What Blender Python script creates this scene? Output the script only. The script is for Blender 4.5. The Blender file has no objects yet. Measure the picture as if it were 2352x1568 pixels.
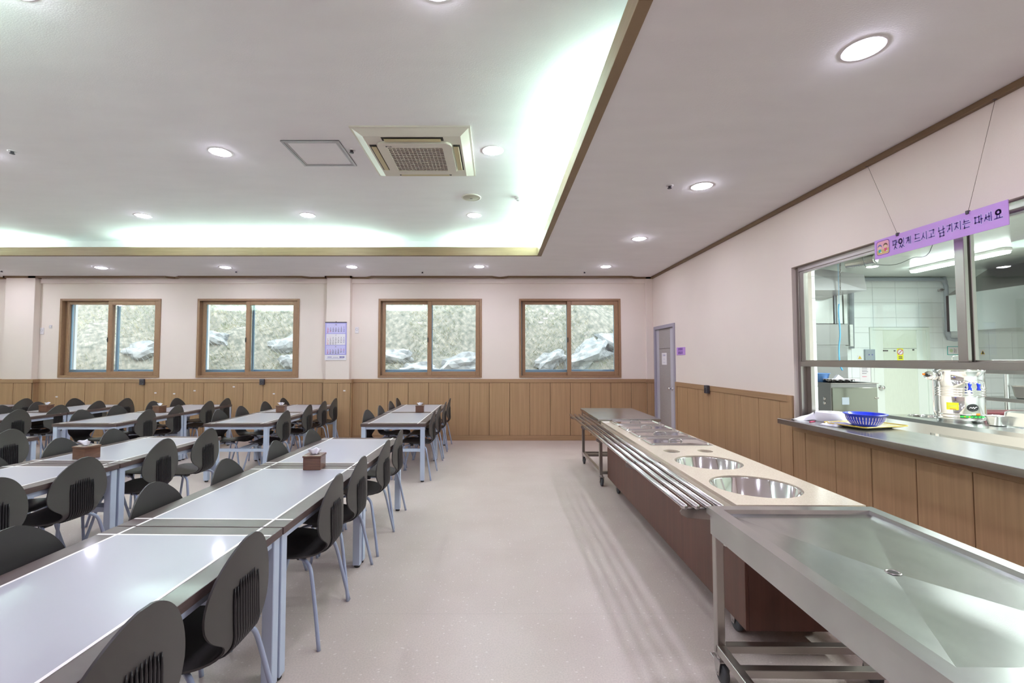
import bpy, bmesh, math, random
from mathutils import Vector, Matrix, noise
random.seed(7)
C = bpy.context.collection
sc = bpy.context.scene
PI = math.pi
R = math.radians

# ------------------------------------------------------------------ camera, world, exposure
EYE = 1.5
TH = R(2.36)
FPX = 1045.0
cd = bpy.data.cameras.new('camera')
cam = bpy.data.objects.new('camera', cd)
C.objects.link(cam)
cam.location = (0, 0, EYE)
cam.rotation_euler = (PI/2 + TH, 0, 0)
cd.sensor_width = 36.0
cd.lens = 36.0*FPX/2352
cd.shift_x = 37.0/2352
cd.clip_start = 0.05
sc.camera = cam

w = bpy.data.worlds.new('world')
sc.world = w
w.use_nodes = True
wn = w.node_tree.nodes
wn['Background'].inputs[0].default_value = (0.93, 0.975, 1.0, 1)
wn['Background'].inputs[1].default_value = 2.1

sc.view_settings.view_transform = 'Standard'
sc.view_settings.look = 'None'
sc.view_settings.gamma = 1
sc.view_settings.use_curve_mapping = False
sc.view_settings.exposure = 1.65
sc.cycles.max_bounces = 10
sc.cycles.diffuse_bounces = 5
sc.cycles.transparent_max_bounces = 16
sc.cycles.sample_clamp_indirect = 6
sc.cycles.caustics_reflective = False
sc.cycles.caustics_refractive = False

DOWN_STRENGTH = 51.0
COVE_W = 14.5
KITCHEN_W = 40.0

def px(x, y, Z=None, Y=None, X=None):
    """a point of the room seen at a pixel of the 2352x1568 frame, on one known plane"""
    a = (x-1139)/FPX
    b = -(y-784)/FPX
    d = (a, math.cos(TH)-b*math.sin(TH), math.sin(TH)+b*math.cos(TH))
    if Z is not None: t = (Z-EYE)/d[2]
    elif Y is not None: t = Y/d[1]
    else: t = X/d[0]
    return Vector((d[0]*t, d[1]*t, EYE+d[2]*t))

# ------------------------------------------------------------------ materials
def mat(name, col, rough=0.5, metal=0.0, bump=0, bscale=50, vary=0, vscale=8, stretch=(1, 1, 1), col2=None, rnd=0, coat=0, spec=0.5, emit=None, es=0, detail=4, rvar=0):
    m = bpy.data.materials.new(name)
    m.use_nodes = True
    nt = m.node_tree
    N, L = nt.nodes, nt.links
    b = N['Principled BSDF']
    b.inputs['Base Color'].default_value = (*col, 1)
    b.inputs['Roughness'].default_value = rough
    b.inputs['Metallic'].default_value = metal
    b.inputs['Specular IOR Level'].default_value = spec
    if coat:
        b.inputs['Coat Weight'].default_value = coat
        b.inputs['Coat Roughness'].default_value = 0.08
    if emit:
        b.inputs['Emission Color'].default_value = (*emit, 1)
        b.inputs['Emission Strength'].default_value = es
    if vary or bump or rvar:
        tc = N.new('ShaderNodeTexCoord')
        mp = N.new('ShaderNodeMapping')
        mp.inputs['Scale'].default_value = stretch
        L.new(tc.outputs['Object'], mp.inputs['Vector'])
        vec = mp.outputs['Vector']
        if rnd:
            oi = N.new('ShaderNodeObjectInfo')
            mu = N.new('ShaderNodeMath'); mu.operation = 'MULTIPLY'; mu.inputs[1].default_value = 37
            L.new(oi.outputs['Random'], mu.inputs[0])
            ad = N.new('ShaderNodeVectorMath'); ad.operation = 'ADD'
            L.new(vec, ad.inputs[0]); L.new(mu.outputs[0], ad.inputs[1])
            vec = ad.outputs[0]
        if vary or rvar:
            no = N.new('ShaderNodeTexNoise')
            no.inputs['Scale'].default_value = vscale
            no.inputs['Detail'].default_value = detail
            L.new(vec, no.inputs['Vector'])
        if vary:
            mx = N.new('ShaderNodeMix'); mx.data_type = 'RGBA'
            rp = N.new('ShaderNodeMapRange')
            rp.inputs[1].default_value = 0.3; rp.inputs[2].default_value = 0.7
            L.new(no.outputs['Fac'], rp.inputs[0])
            L.new(rp.outputs[0], mx.inputs[0])
            c2 = col2 or tuple(max(0, c*(1-vary)) for c in col)
            mx.inputs[6].default_value = (*col, 1)
            mx.inputs[7].default_value = (*c2, 1)
            L.new(mx.outputs[2], b.inputs['Base Color'])
        if rvar:
            r2 = N.new('ShaderNodeMapRange')
            r2.inputs[1].default_value = 0.3; r2.inputs[2].default_value = 0.7
            r2.inputs[3].default_value = max(0.02, rough-rvar); r2.inputs[4].default_value = rough+rvar
            L.new(no.outputs['Fac'], r2.inputs[0])
            L.new(r2.outputs[0], b.inputs['Roughness'])
        if bump:
            n2 = N.new('ShaderNodeTexNoise'); n2.inputs['Scale'].default_value = bscale; n2.inputs['Detail'].default_value = 3
            L.new(vec, n2.inputs['Vector'])
            bp = N.new('ShaderNodeBump'); bp.inputs['Strength'].default_value = bump; bp.inputs['Distance'].default_value = 0.01
            L.new(n2.outputs['Fac'], bp.inputs['Height'])
            L.new(bp.outputs['Normal'], b.inputs['Normal'])
    return m

def glass_mat(name, tint=(1, 1, 1), rough=0.0):
    m = bpy.data.materials.new(name); m.use_nodes = True
    nt = m.node_tree; N, L = nt.nodes, nt.links
    N.remove(N['Principled BSDF'])
    tr = N.new('ShaderNodeBsdfTransparent'); tr.inputs[0].default_value = (*tint, 1)
    gl = N.new('ShaderNodeBsdfGlossy'); gl.inputs['Roughness'].default_value = rough
    fr = N.new('ShaderNodeFresnel')
    ge = N.new('ShaderNodeNewGeometry'); io = N.new('ShaderNodeMapRange')   # thin pane: no total reflection at the back face
    io.inputs[3].default_value = 1.5; io.inputs[4].default_value = 1/1.5
    L.new(ge.outputs['Backfacing'], io.inputs[0]); L.new(io.outputs[0], fr.inputs[0])
    mi = N.new('ShaderNodeMixShader')
    L.new(fr.outputs[0], mi.inputs[0]); L.new(tr.outputs[0], mi.inputs[1]); L.new(gl.outputs[0], mi.inputs[2])
    L.new(mi.outputs[0], N['Material Output'].inputs[0])
    return m

def emis(name, col, s):
    m = bpy.data.materials.new(name); m.use_nodes = True
    b = m.node_tree.nodes['Principled BSDF']
    b.inputs['Base Color'].default_value = (*col, 1)
    b.inputs['Emission Color'].default_value = (*col, 1)
    b.inputs['Emission Strength'].default_value = s
    return m

def floor_mat():
    m = mat('floor_vinyl', (0.60, 0.515, 0.465), 0.36, vary=0.1, vscale=2.2, col2=(0.55, 0.465, 0.415), bump=0.05, bscale=60)
    nt = m.node_tree; N, L = nt.nodes, nt.links
    b = N['Principled BSDF']
    base = b.inputs['Base Color'].links[0].from_socket
    tc = N.new('ShaderNodeTexCoord')
    mp = N.new('ShaderNodeMapping'); mp.inputs['Scale'].default_value = (0.8, 1.2, 1.0)
    L.new(tc.outputs['Object'], mp.inputs['Vector'])
    # pale chips pressed into the vinyl
    vo = N.new('ShaderNodeTexVoronoi'); vo.inputs['Scale'].default_value = 31
    vo.inputs['Randomness'].default_value = 1
    L.new(mp.outputs[0], vo.inputs['Vector'])
    lt = N.new('ShaderNodeMath'); lt.operation = 'LESS_THAN'; lt.inputs[1].default_value = 0.16
    L.new(vo.outputs['Distance'], lt.inputs[0])
    sx = N.new('ShaderNodeSeparateColor'); L.new(vo.outputs['Color'], sx.inputs[0])
    g = N.new('ShaderNodeMath'); g.operation = 'GREATER_THAN'; g.inputs[1].default_value = 0.55
    L.new(sx.outputs[0], g.inputs[0])
    mu = N.new('ShaderNodeMath'); mu.operation = 'MULTIPLY'; L.new(lt.outputs[0], mu.inputs[0]); L.new(g.outputs[0], mu.inputs[1])
    m2 = N.new('ShaderNodeMath'); m2.operation = 'MULTIPLY'; m2.inputs[1].default_value = 0.45; L.new(mu.outputs[0], m2.inputs[0])
    mx = N.new('ShaderNodeMix'); mx.data_type = 'RGBA'
    L.new(m2.outputs[0], mx.inputs[0]); L.new(base, mx.inputs[6]); mx.inputs[7].default_value = (0.85, 0.80, 0.76, 1)
    # fine warm speckle
    n3 = N.new('ShaderNodeTexNoise'); n3.inputs['Scale'].default_value = 120; n3.inputs['Detail'].default_value = 2
    L.new(tc.outputs['Object'], n3.inputs['Vector'])
    r3 = N.new('ShaderNodeMapRange'); r3.inputs[1].default_value = 0.35; r3.inputs[2].default_value = 0.65; r3.inputs[3].default_value = 0.92; r3.inputs[4].default_value = 1.05
    L.new(n3.outputs['Fac'], r3.inputs[0])
    # seams between the sheets, one every 1.8 m
    sp = N.new('ShaderNodeSeparateXYZ'); L.new(tc.outputs['Object'], sp.inputs[0])
    md = N.new('ShaderNodeMath'); md.operation = 'PINGPONG'; md.inputs[1].default_value = 0.46
    L.new(sp.outputs[1], md.inputs[0])
    l2 = N.new('ShaderNodeMath'); l2.operation = 'LESS_THAN'; l2.inputs[1].default_value = 0.0012; L.new(md.outputs[0], l2.inputs[0])
    m4 = N.new('ShaderNodeMath'); m4.operation = 'MULTIPLY_ADD'; m4.inputs[1].default_value = -0.22; m4.inputs[2].default_value = 1; L.new(l2.outputs[0], m4.inputs[0])
    m5 = N.new('ShaderNodeMath'); m5.operation = 'MULTIPLY'; L.new(m4.outputs[0], m5.inputs[0]); L.new(r3.outputs[0], m5.inputs[1])
    vm = N.new('ShaderNodeVectorMath'); vm.operation = 'SCALE'
    L.new(mx.outputs[2], vm.inputs[0]); L.new(m5.outputs[0], vm.inputs[3])
    L.new(vm.outputs[0], b.inputs['Base Color'])
    return m

M = {}
M['wall'] = mat('wall_paint', (0.84, 0.745, 0.665), 0.75, bump=0.06, bscale=140, vary=0.03, vscale=1.5)
M['ceiling'] = mat('ceiling_paper', (0.89, 0.88, 0.885), 0.85, bump=0.12, bscale=90, vary=0.035, vscale=2, stretch=(1, 3, 1))
M['floor'] = floor_mat()
M['oak'] = mat('oak_laminate', (0.43, 0.265, 0.14), 0.5, vary=0.2, vscale=3.2, stretch=(14, 14, 0.35), col2=(0.335, 0.20, 0.10), rnd=1, bump=0.04, bscale=5, detail=7)
M['oak_h'] = mat('oak_laminate_long_grain', (0.395, 0.24, 0.127), 0.5, vary=0.2, vscale=3.0, stretch=(0.4, 0.4, 16), col2=(0.31, 0.185, 0.094), rnd=1, detail=7)
M['joint'] = mat('dark_joint', (0.06, 0.04, 0.02), 0.8)
M['trim'] = mat('brown_trim', (0.20, 0.125, 0.06), 0.5, vary=0.15, vscale=4, stretch=(0.5, 0.5, 10))
M['coffer_trim'] = mat('coffer_trim_wood', (0.27, 0.185, 0.10), 0.5, vary=0.18, vscale=4, stretch=(0.6, 0.6, 14), col2=(0.22, 0.145, 0.075))
M['wframe'] = mat('brown_window_frame', (0.32, 0.185, 0.10), 0.45, vary=0.12, vscale=4, stretch=(6, 6, 6))
M['aluf'] = mat('blue_grey_aluminium', (0.25, 0.42, 0.55), 0.35, metal=0.3)
M['white_reveal'] = mat('white_reveal', (0.8, 0.86, 0.86), 0.6)
M['glass'] = glass_mat('window_glass', (0.96, 0.975, 0.98))
M['glass2'] = glass_mat('pass_glass', (0.97, 1, 0.985))
M['black'] = mat('black_shell_plastic', (0.036, 0.033, 0.032), 0.42, bump=0.05, bscale=900)
M['black_back'] = mat('charcoal_shell_back', (0.063, 0.057, 0.053), 0.5, bump=0.08, bscale=900)
M['rib'] = mat('black_rib_plastic', (0.012, 0.012, 0.013), 0.3)
M['bkt'] = mat('black_plastic', (0.012, 0.012, 0.013), 0.45)
M['tube'] = mat('grey_lavender_paint', (0.34, 0.39, 0.52), 0.3, coat=0.3)
M['legp'] = mat('pale_grey_paint', (0.46, 0.53, 0.66), 0.35, coat=0.2)
M['wenge'] = mat('wenge_laminate', (0.10, 0.066, 0.062), 0.42, vary=0.25, vscale=4, stretch=(2, 2, 30), col2=(0.07, 0.044, 0.04), coat=0.1)
M['wtop'] = mat('white_laminate', (0.41, 0.405, 0.455), 0.3, vary=0.02, vscale=3, coat=0.2)
M['inlay'] = mat('cream_inlay', (0.88, 0.86, 0.82), 0.35)
M['steel'] = mat('brushed_steel', (0.42, 0.395, 0.37), 0.30, metal=1)
M['steel_top'] = mat('worn_steel_top', (0.52, 0.525, 0.515), 0.24, metal=1, rvar=0.015, vary=0.16, vscale=4, stretch=(2.5, 1, 1), bump=0.012, bscale=3.5, detail=8)
M['steel_dark'] = mat('dark_steel', (0.36, 0.36, 0.36), 0.3, metal=1, rvar=0.01, vscale=4)
M['rail'] = mat('satin_steel_tube', (0.66, 0.65, 0.64), 0.2, metal=1)
M['olive_steel'] = mat('mirror_steel_door', (0.36, 0.365, 0.31), 0.1, metal=1, bump=0.05, bscale=2.5)
M['chrome'] = mat('polished_steel', (0.82, 0.82, 0.82), 0.09, metal=1)
M['steel_k'] = mat('kitchen_steel', (0.66, 0.68, 0.67), 0.22, metal=1, rvar=0.01, vscale=3, bump=0.004, bscale=4)
M['stone'] = mat('cream_terrazzo', (0.78, 0.69, 0.55), 0.22, vary=0.16, vscale=170, col2=(0.66, 0.56, 0.43), coat=0.4, detail=2)
M['mahog'] = mat('mahogany_laminate', (0.115, 0.040, 0.025), 0.45, vary=0.3, vscale=3, stretch=(10, 10, 0.4), col2=(0.075, 0.026, 0.016), detail=7)
M['rubber'] = mat('grey_rubber', (0.06, 0.065, 0.07), 0.6)
M['zinc'] = mat('zinc_plate', (0.5, 0.48, 0.46), 0.35, metal=1)
M['doorf'] = mat('lavender_door_frame', (0.36, 0.34, 0.40), 0.4)
M['doorp'] = mat('grey_grained_door_skin', (0.38, 0.345, 0.33), 0.5, vary=0.12, vscale=12, stretch=(1, 1, 9))
M['doors'] = mat('pale_door_stile', (0.50, 0.49, 0.54), 0.45)
M['kdoor'] = mat('pale_green_kitchen_door', (0.70, 0.77, 0.66), 0.5, vary=0.05, vscale=8, stretch=(6, 6, 1))
M['kdoors'] = mat('white_kitchen_door_stile', (0.76, 0.83, 0.77), 0.45)
M['tile'] = mat('white_glazed_tile', (0.84, 0.90, 0.90), 0.12)
M['grout'] = mat('grey_grout', (0.45, 0.47, 0.47), 0.8)
M['kceil'] = mat('kitchen_ceiling_film', (0.77, 0.83, 0.78), 0.18, bump=0.6, bscale=1.3)
M['sign'] = mat('lilac_board', (0.55, 0.30, 0.74), 0.4)
M['signtxt'] = mat('violet_print', (0.10, 0.012, 0.30), 0.45)
M['signhalo'] = mat('pale_lilac_print', (0.72, 0.66, 0.92), 0.45)
M['paper'] = mat('white_paper', (0.80, 0.78, 0.80), 0.7)
M['tissue'] = mat('white_tissue', (0.86, 0.85, 0.90), 0.9)
M['boxwood'] = mat('dark_varnished_box_wood', (0.17, 0.075, 0.042), 0.3, vary=0.3, vscale=5, stretch=(3, 3, 20), col2=(0.10, 0.042, 0.025), rnd=1, coat=0.4)
M['lens'] = emis('downlight_lens', (1.0, 0.965, 1.19), DOWN_STRENGTH)
M['lwhite'] = mat('white_plastic', (0.78, 0.76, 0.76), 0.4)
M['ac'] = mat('cassette_plastic', (0.70, 0.66, 0.57), 0.4)
M['ac2'] = mat('cassette_vane_plastic', (0.55, 0.47, 0.27), 0.4)
M['dark'] = mat('painted_cavity_shade', (0.03, 0.025, 0.02), 0.7)  # near-black colour painting the shade inside gaps, slots and holes
M['acbg'] = mat('filter_brown', (0.10, 0.075, 0.045), 0.8)
M['alu'] = mat('aluminium_profile', (0.50, 0.50, 0.52), 0.35, metal=0.8)
M['socket'] = mat('dark_grey_socket', (0.06, 0.055, 0.065), 0.5)
M['speaker'] = mat('cream_speaker_grille', (0.5, 0.47, 0.37), 0.6)
M['calblue'] = mat('calendar_lavender', (0.38, 0.36, 0.72), 0.6)
M['calpale'] = mat('calendar_pale', (0.60, 0.58, 0.84), 0.6)
M['ink'] = mat('black_ink', (0.06, 0.05, 0.07), 0.6)
M['ink_blue'] = mat('blue_ink', (0.15, 0.14, 0.40), 0.6)
M['ink_red'] = mat('red_ink', (0.62, 0.06, 0.16), 0.6)
M['blue'] = mat('blue_plastic', (0.01, 0.04, 0.72), 0.25, coat=0.3)
M['ltblue'] = mat('light_blue_plastic', (0.18, 0.38, 0.80), 0.35)
M['tray'] = mat('cream_tray', (0.62, 0.58, 0.36), 0.35)
M['yellow'] = mat('yellow_plastic', (0.72, 0.50, 0.02), 0.35)
M['cloth'] = mat('grey_white_cloth', (0.66, 0.64, 0.72), 0.95, bump=0.4, bscale=200)
M['pvc'] = mat('grey_pvc_pipe', (0.33, 0.38, 0.43), 0.35)
M['maroon'] = mat('maroon_plastic', (0.07, 0.012, 0.016), 0.3)
M['ystick'] = mat('yellow_sticker', (0.85, 0.85, 0.02), 0.5)
M['green'] = mat('green_sticker', (0.05, 0.55, 0.10), 0.5)
M['orange'] = mat('orange_print', (0.85, 0.22, 0.02), 0.5)
M['teal'] = mat('teal_print', (0.02, 0.42, 0.40), 0.5)
M['lime'] = mat('pale_green_plastic', (0.55, 0.70, 0.42), 0.4)
M['cable'] = mat('dark_cable', (0.03, 0.05, 0.05), 0.5)
M['hose'] = mat('sky_blue_hose', (0.10, 0.45, 0.80), 0.4)
M['skin'] = mat('skin_print', (0.80, 0.55, 0.38), 0.5)
M['pinkp'] = mat('pink_print', (0.80, 0.40, 0.48), 0.5)
M['brownp'] = mat('brown_print', (0.13, 0.06, 0.02), 0.5)
M['mustard'] = mat('mustard_print', (0.60, 0.42, 0.14), 0.5)
M['soil'] = mat('dry_slope', (0.34, 0.32, 0.27), 0.95, vary=0.5, vscale=9, col2=(0.10, 0.115, 0.095), bump=1.0, bscale=14, detail=10)
M['rock'] = mat('grey_rock', (0.40, 0.42, 0.42), 0.9, vary=0.4, vscale=5, col2=(0.16, 0.18, 0.19), bump=1.0, bscale=8, detail=9)
M['straw'] = mat('dry_grass', (0.74, 0.68, 0.53), 0.9, vary=0.4, vscale=2.5, col2=(0.26, 0.33, 0.20))
M['net'] = mat('net_wire', (0.16, 0.18, 0.16), 0.6)
M['wire'] = mat('thin_wire', (0.25, 0.2, 0.15), 0.4, metal=0.6)

# ------------------------------------------------------------------ mesh building
class MB:
    def __init__(s):
        s.bm = bmesh.new()
        s.m = Matrix()
    def _merge(s, other, mi, smooth):
        me = bpy.data.meshes.new('tmp')
        for f in other.faces:
            f.material_index = mi
            f.smooth = smooth
        other.to_mesh(me); other.free()
        me.transform(s.m)
        s.bm.from_mesh(me)
        bpy.data.meshes.remove(me)
    def box(s, a, b, mi=0, bev=0, seg=1, mtx=None):
        o = bmesh.new()
        bmesh.ops.create_cube(o, size=1)
        c = [(a[i]+b[i])/2 for i in range(3)]; d = [abs(b[i]-a[i]) for i in range(3)]
        for v in o.verts: v.co = Vector((c[0]+v.co.x*d[0], c[1]+v.co.y*d[1], c[2]+v.co.z*d[2]))
        if bev: bmesh.ops.bevel(o, geom=list(o.edges), offset=min(bev, min(d)*0.45), segments=seg, affect='EDGES', profile=0.7)
        if mtx: o.transform(mtx)
        s._merge(o, mi, False)
        return s
    def poly(s, pts, vec, mi=0, smooth=False):
        """prism: closed 3-D outline pts pushed along vec"""
        o = bmesh.new(); n = len(pts); vec = Vector(vec)
        A = [o.verts.new(p) for p in pts]; B = [o.verts.new(Vector(p)+vec) for p in pts]
        o.faces.new(A[::-1]); o.faces.new(B)
        for i in range(n): o.faces.new([A[i], A[(i+1) % n], B[(i+1) % n], B[i]])
        bmesh.ops.recalc_face_normals(o, faces=o.faces)
        s._merge(o, mi, smooth); return s
    def tube(s, pts, r, seg=8, mi=0, cap=True, closed=False):
        o = bmesh.new(); pts = [Vector(p) for p in pts]; rings = []
        n = len(pts); up = None
        for i, p in enumerate(pts):
            if closed: t = pts[(i+1) % n]-pts[i-1]
            else: t = pts[min(i+1, n-1)]-pts[max(i-1, 0)]
            t.normalize()
            if up is None:
                up = Vector((0, 0, 1)) if abs(t.z) < 0.9 else Vector((1, 0, 0))
            x = t.cross(up)
            if x.length < 1e-4: x = t.cross(Vector((0, 1, 0)))
            x.normalize(); y = x.cross(t); y.normalize(); up = y
            rr = r[i] if isinstance(r, (list, tuple)) else r
            rings.append([o.verts.new(p+(x*math.cos(2*PI*k/seg)+y*math.sin(2*PI*k/seg))*rr) for k in range(seg)])
        m = n if closed else n-1
        for i in range(m):
            a, b = rings[i], rings[(i+1) % n]
            for k in range(seg): o.faces.new([a[k], a[(k+1) % seg], b[(k+1) % seg], b[k]])
        if cap and not closed: o.faces.new(rings[0][::-1]); o.faces.new(rings[-1])
        bmesh.ops.recalc_face_normals(o, faces=o.faces)
        s._merge(o, mi, True); return s
    def lathe(s, prof, seg=24, mi=0, c=(0, 0, 0), axis='z', smooth=True):
        o = bmesh.new(); rings = []
        for r, z in prof:
            if r < 1e-6: rings.append([o.verts.new((0, 0, z))])
            else: rings.append([o.verts.new((r*math.cos(2*PI*k/seg), r*math.sin(2*PI*k/seg), z)) for k in range(seg)])
        for i in range(len(rings)-1):
            a, b = rings[i], rings[i+1]
            for k in range(seg):
                k2 = (k+1) % seg
                if len(a) == 1 and len(b) == 1: break
                if len(a) == 1: o.faces.new([a[0], b[k], b[k2]])
                elif len(b) == 1: o.faces.new([a[k], a[k2], b[0]])
                else: o.faces.new([a[k], a[k2], b[k2], b[k]])
        bmesh.ops.recalc_face_normals(o, faces=o.faces)
        mt = {'z': Matrix(), 'x': Matrix.Rotation(PI/2, 4, 'Y'), 'y': Matrix.Rotation(-PI/2, 4, 'X')}[axis]
        o.transform(Matrix.Translation(c) @ mt)
        s._merge(o, mi, smooth); return s
    def cyl(s, c, r, h, seg=20, mi=0, axis='z', r2=None):
        r2 = r if r2 is None else r2
        return s.lathe([(0, 0), (r, 0), (r2, h), (0, h)], seg, mi, c, axis, smooth=False)
    def grid(s, rows, mi=0, smooth=True, closed=False):
        o = bmesh.new(); V = [[o.verts.new(p) for p in r] for r in rows]
        for i in range(len(V)-1):
            for j in range(len(V[i])-1): o.faces.new([V[i][j], V[i][j+1], V[i+1][j+1], V[i+1][j]])
        s._merge(o, mi, smooth); return s
    def build(s, name, mats, parent=None, loc=None, rz=0):
        me = bpy.data.meshes.new(name)
        s.bm.to_mesh(me); s.bm.free()
        for k in (mats if isinstance(mats, (list, tuple)) else [mats]): me.materials.append(M[k] if isinstance(k, str) else k)
        return link(name, me, parent, loc, rz)

def link(name, me, parent=None, loc=None, rz=0):
    o = bpy.data.objects.new(name, me); C.objects.link(o)
    if parent: o.parent = parent
    if loc: o.location = loc
    if rz: o.rotation_euler = (0, 0, rz)
    return o

def tag(o, label, cat, group=None):
    o['label'] = label; o['category'] = cat
    if group: o['group'] = group
    return o

def thing(name, label, cat, loc=(0, 0, 0), rz=0, group=None):
    o = bpy.data.objects.new(name, None); C.objects.link(o)
    o.location = loc; o.rotation_euler = (0, 0, rz); o.empty_display_size = 0.1
    return tag(o, label, cat, group)

def struct(o):
    o['kind'] = 'structure'; return o

def structe(name, loc=(0, 0, 0)):
    o = bpy.data.objects.new(name, None); C.objects.link(o); o.location = loc
    return struct(o)

def dup(root, loc, rz, label, group=None):
    r = root.copy(); C.objects.link(r); r.location = loc; r.rotation_euler = (0, 0, rz); r['label'] = label
    if group: r['group'] = group
    def rec(a, b):
        for ch in list(a.children):
            c = ch.copy(); C.objects.link(c); c.parent = b
            rec(ch, c)
    rec(root, r)
    return r

def plate(name, outer, holes, z0, th, mats, parent=None, smooth_bevel=0):
    """flat plate with holes, made as a filled 2-D curve and turned into a mesh"""
    cu = bpy.data.curves.new(name, 'CURVE'); cu.dimensions = '2D'; cu.fill_mode = 'BOTH'; cu.extrude = th/2
    for lp in [outer]+holes:
        sp = cu.splines.new('POLY'); sp.points.add(len(lp)-1)
        for i, p in enumerate(lp): sp.points[i].co = (p[0], p[1], 0, 1)
        sp.use_cyclic_u = True
    o = bpy.data.objects.new(name, cu); C.objects.link(o)
    me = bpy.data.meshes.new_from_object(o.evaluated_get(bpy.context.evaluated_depsgraph_get()))
    bpy.data.objects.remove(o); bpy.data.curves.remove(cu)
    me.transform(Matrix.Translation((0, 0, z0+th/2)))
    me.materials.clear()
    me.materials.append(M[mats])
    me.name = name
    return link(name, me, parent)

def rrect(x0, y0, x1, y1, r, n=5):
    out = []
    for cx, cy, a0 in ((x1-r, y1-r, 0), (x0+r, y1-r, 90), (x0+r, y0+r, 180), (x1-r, y0+r, 270)):
        for i in range(n+1):
            a = R(a0+90*i/n); out.append((cx+r*math.cos(a), cy+r*math.sin(a)))
    return out

def circ(cx, cy, r, n=48): return [(cx+r*math.cos(2*PI*k/n), cy+r*math.sin(2*PI*k/n)) for k in range(n)]

def smooth_path(pts, n=5):
    """Catmull-Rom through the points"""
    P = [Vector(p) for p in pts]; out = []
    for i in range(len(P)-1):
        p0, p1, p2, p3 = P[max(i-1, 0)], P[i], P[i+1], P[min(i+2, len(P)-1)]
        for k in range(n):
            t = k/n
            out.append(0.5*((2*p1)+(p2-p0)*t+(2*p0-5*p1+4*p2-p3)*t*t+(3*p1-p0-3*p2+p3)*t**3))
    out.append(P[-1]); return out

def text_mesh(body, size, bold=0.0, align='CENTER', space=1.0, extr=0.0003):
    cu = bpy.data.curves.new('txt', 'FONT'); cu.body = body; cu.size = size; cu.align_x = align; cu.align_y = 'CENTER'
    cu.space_line = space; cu.offset = bold; cu.extrude = extr; cu.resolution_u = 2
    o = bpy.data.objects.new('txt', cu); C.objects.link(o)
    me = bpy.data.meshes.new_from_object(o.evaluated_get(bpy.context.evaluated_depsgraph_get()))
    bpy.data.objects.remove(o); bpy.data.curves.remove(cu)
    return me

def text_parts(name, items, material, parent, mtx):
    """several pieces of flat lettering joined into one part; items = (body, size, u, v, bold)"""
    bm = bmesh.new()
    for it in items:
        me = text_mesh(it[0], it[1], it[4] if len(it) > 4 else 0, space=0.9)
        me.transform(Matrix.Translation((it[2], it[3], 0))); bm.from_mesh(me); bpy.data.meshes.remove(me)
    me = bpy.data.meshes.new(name); bm.to_mesh(me); bm.free()
    me.transform(mtx); me.materials.clear(); me.materials.append(M[material])
    for p in me.polygons: p.material_index = 0
    o = link(name, me, parent); o['kind'] = 'stuff'; return o

FACE_BACK = Matrix(((1, 0, 0, 0), (0, 0, 1, 0), (0, 1, 0, 0), (0, 0, 0, 1)))   # u -> +x, v -> +z, out -> y (flip via thickness)
def on_back(x, y, z):   # a flat sheet facing -Y
    return Matrix.Translation((x, y, z)) @ Matrix.Rotation(PI/2, 4, 'X')
def on_right(x, y, z):  # a flat sheet facing -X: u runs towards the camera (-Y)
    return Matrix.Translation((x, y, z)) @ Matrix.Rotation(-PI/2, 4, 'Z') @ Matrix.Rotation(PI/2, 4, 'X')

# ------------------------------------------------------------------ room shell
XL, XR, YB, YF = -11.5, 2.963, 8.60, -3.2
ZC, ZH = 3.075, 3.37            # low ceiling, coffer ceiling
KX, KY = 10.4, 8.9              # kitchen extent
CX0, CX1, CY0, CY1 = -10.2, 0.685, 1.85, 6.80   # coffer opening at the low ceiling (outer trim edge)
WZ = 1.148
WIN = [(-8.26, -6.35), (-5.655, -3.725), (-2.225, -0.265), (0.44, 2.362)]
WZ0, WZ1 = 1.172, 2.665

b = MB(); b.box((XL-0.3, YF-0.3, -0.12), (KX, KY+0.3, 0)); struct(b.build('floor', 'floor'))

# low ceiling ring, with the slots for the blinds cut along the window wall
SLOT = [(-8.75, -6.18), (-5.95, -3.62), (-2.34, -0.06), (0.22, 2.55)]
b = MB()
b.box((XL, YF, ZC), (XR+0.06, CY0, ZC+0.08))
b.box((XL, CY1, ZC), (XR+0.06, 8.47, ZC+0.08))
b.box((XL, CY0, ZC), (CX0, CY1, ZC+0.08))
b.box((CX1, CY0, ZC), (XR+0.06, CY1, ZC+0.08))
e = XL
for a, c in SLOT:
    b.box((e, 8.47, ZC), (a, YB, ZC+0.08)); e = c
b.box((e, 8.47, ZC), (XR+0.06, YB, ZC+0.08))
b.box((XL, 8.47, ZC+0.10), (XR, YB, ZC+0.14))
b.box((XL, 8.44, ZC+0.08), (XR, 8.47, ZC+0.14))
# coffer ceiling and the side walls of the light trough
T = 0.27
b.box((CX0-T, CY0-T, ZH), (CX1+T, CY1+T, ZH+0.08))
b.box((CX0-T-0.03, CY1+T, ZC+0.08), (CX1+T+0.03, CY1+T+0.03, ZH+0.08))
b.box((CX0-T-0.03, CY0-T-0.03, ZC+0.08), (CX1+T+0.03, CY0-T, ZH+0.08))
b.box((CX1+T, CY0-T, ZC+0.08), (CX1+T+0.03, CY1+T, ZH+0.08))
b.box((CX0-T-0.03, CY0-T, ZC+0.08), (CX0-T, CY1+T, ZH+0.08))
ceiling = struct(b.build('ceiling', 'ceiling'))
# wooden lip of the coffer
for i, (p, q) in enumerate([((CX0, CY1-0.065), (CX1, CY1)), ((CX0, CY0), (CX1, CY0+0.065)), ((CX1-0.065, CY0+0.065), (CX1, CY1-0.065)), ((CX0, CY0+0.065), (CX0+0.065, CY1-0.065))]):
    b = MB(); b.box((p[0], p[1], ZC-0.012), (q[0], q[1], ZC+0.115), bev=0.002)
    struct(b.build('trim_%d' % (i+1), 'coffer_trim'))

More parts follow.
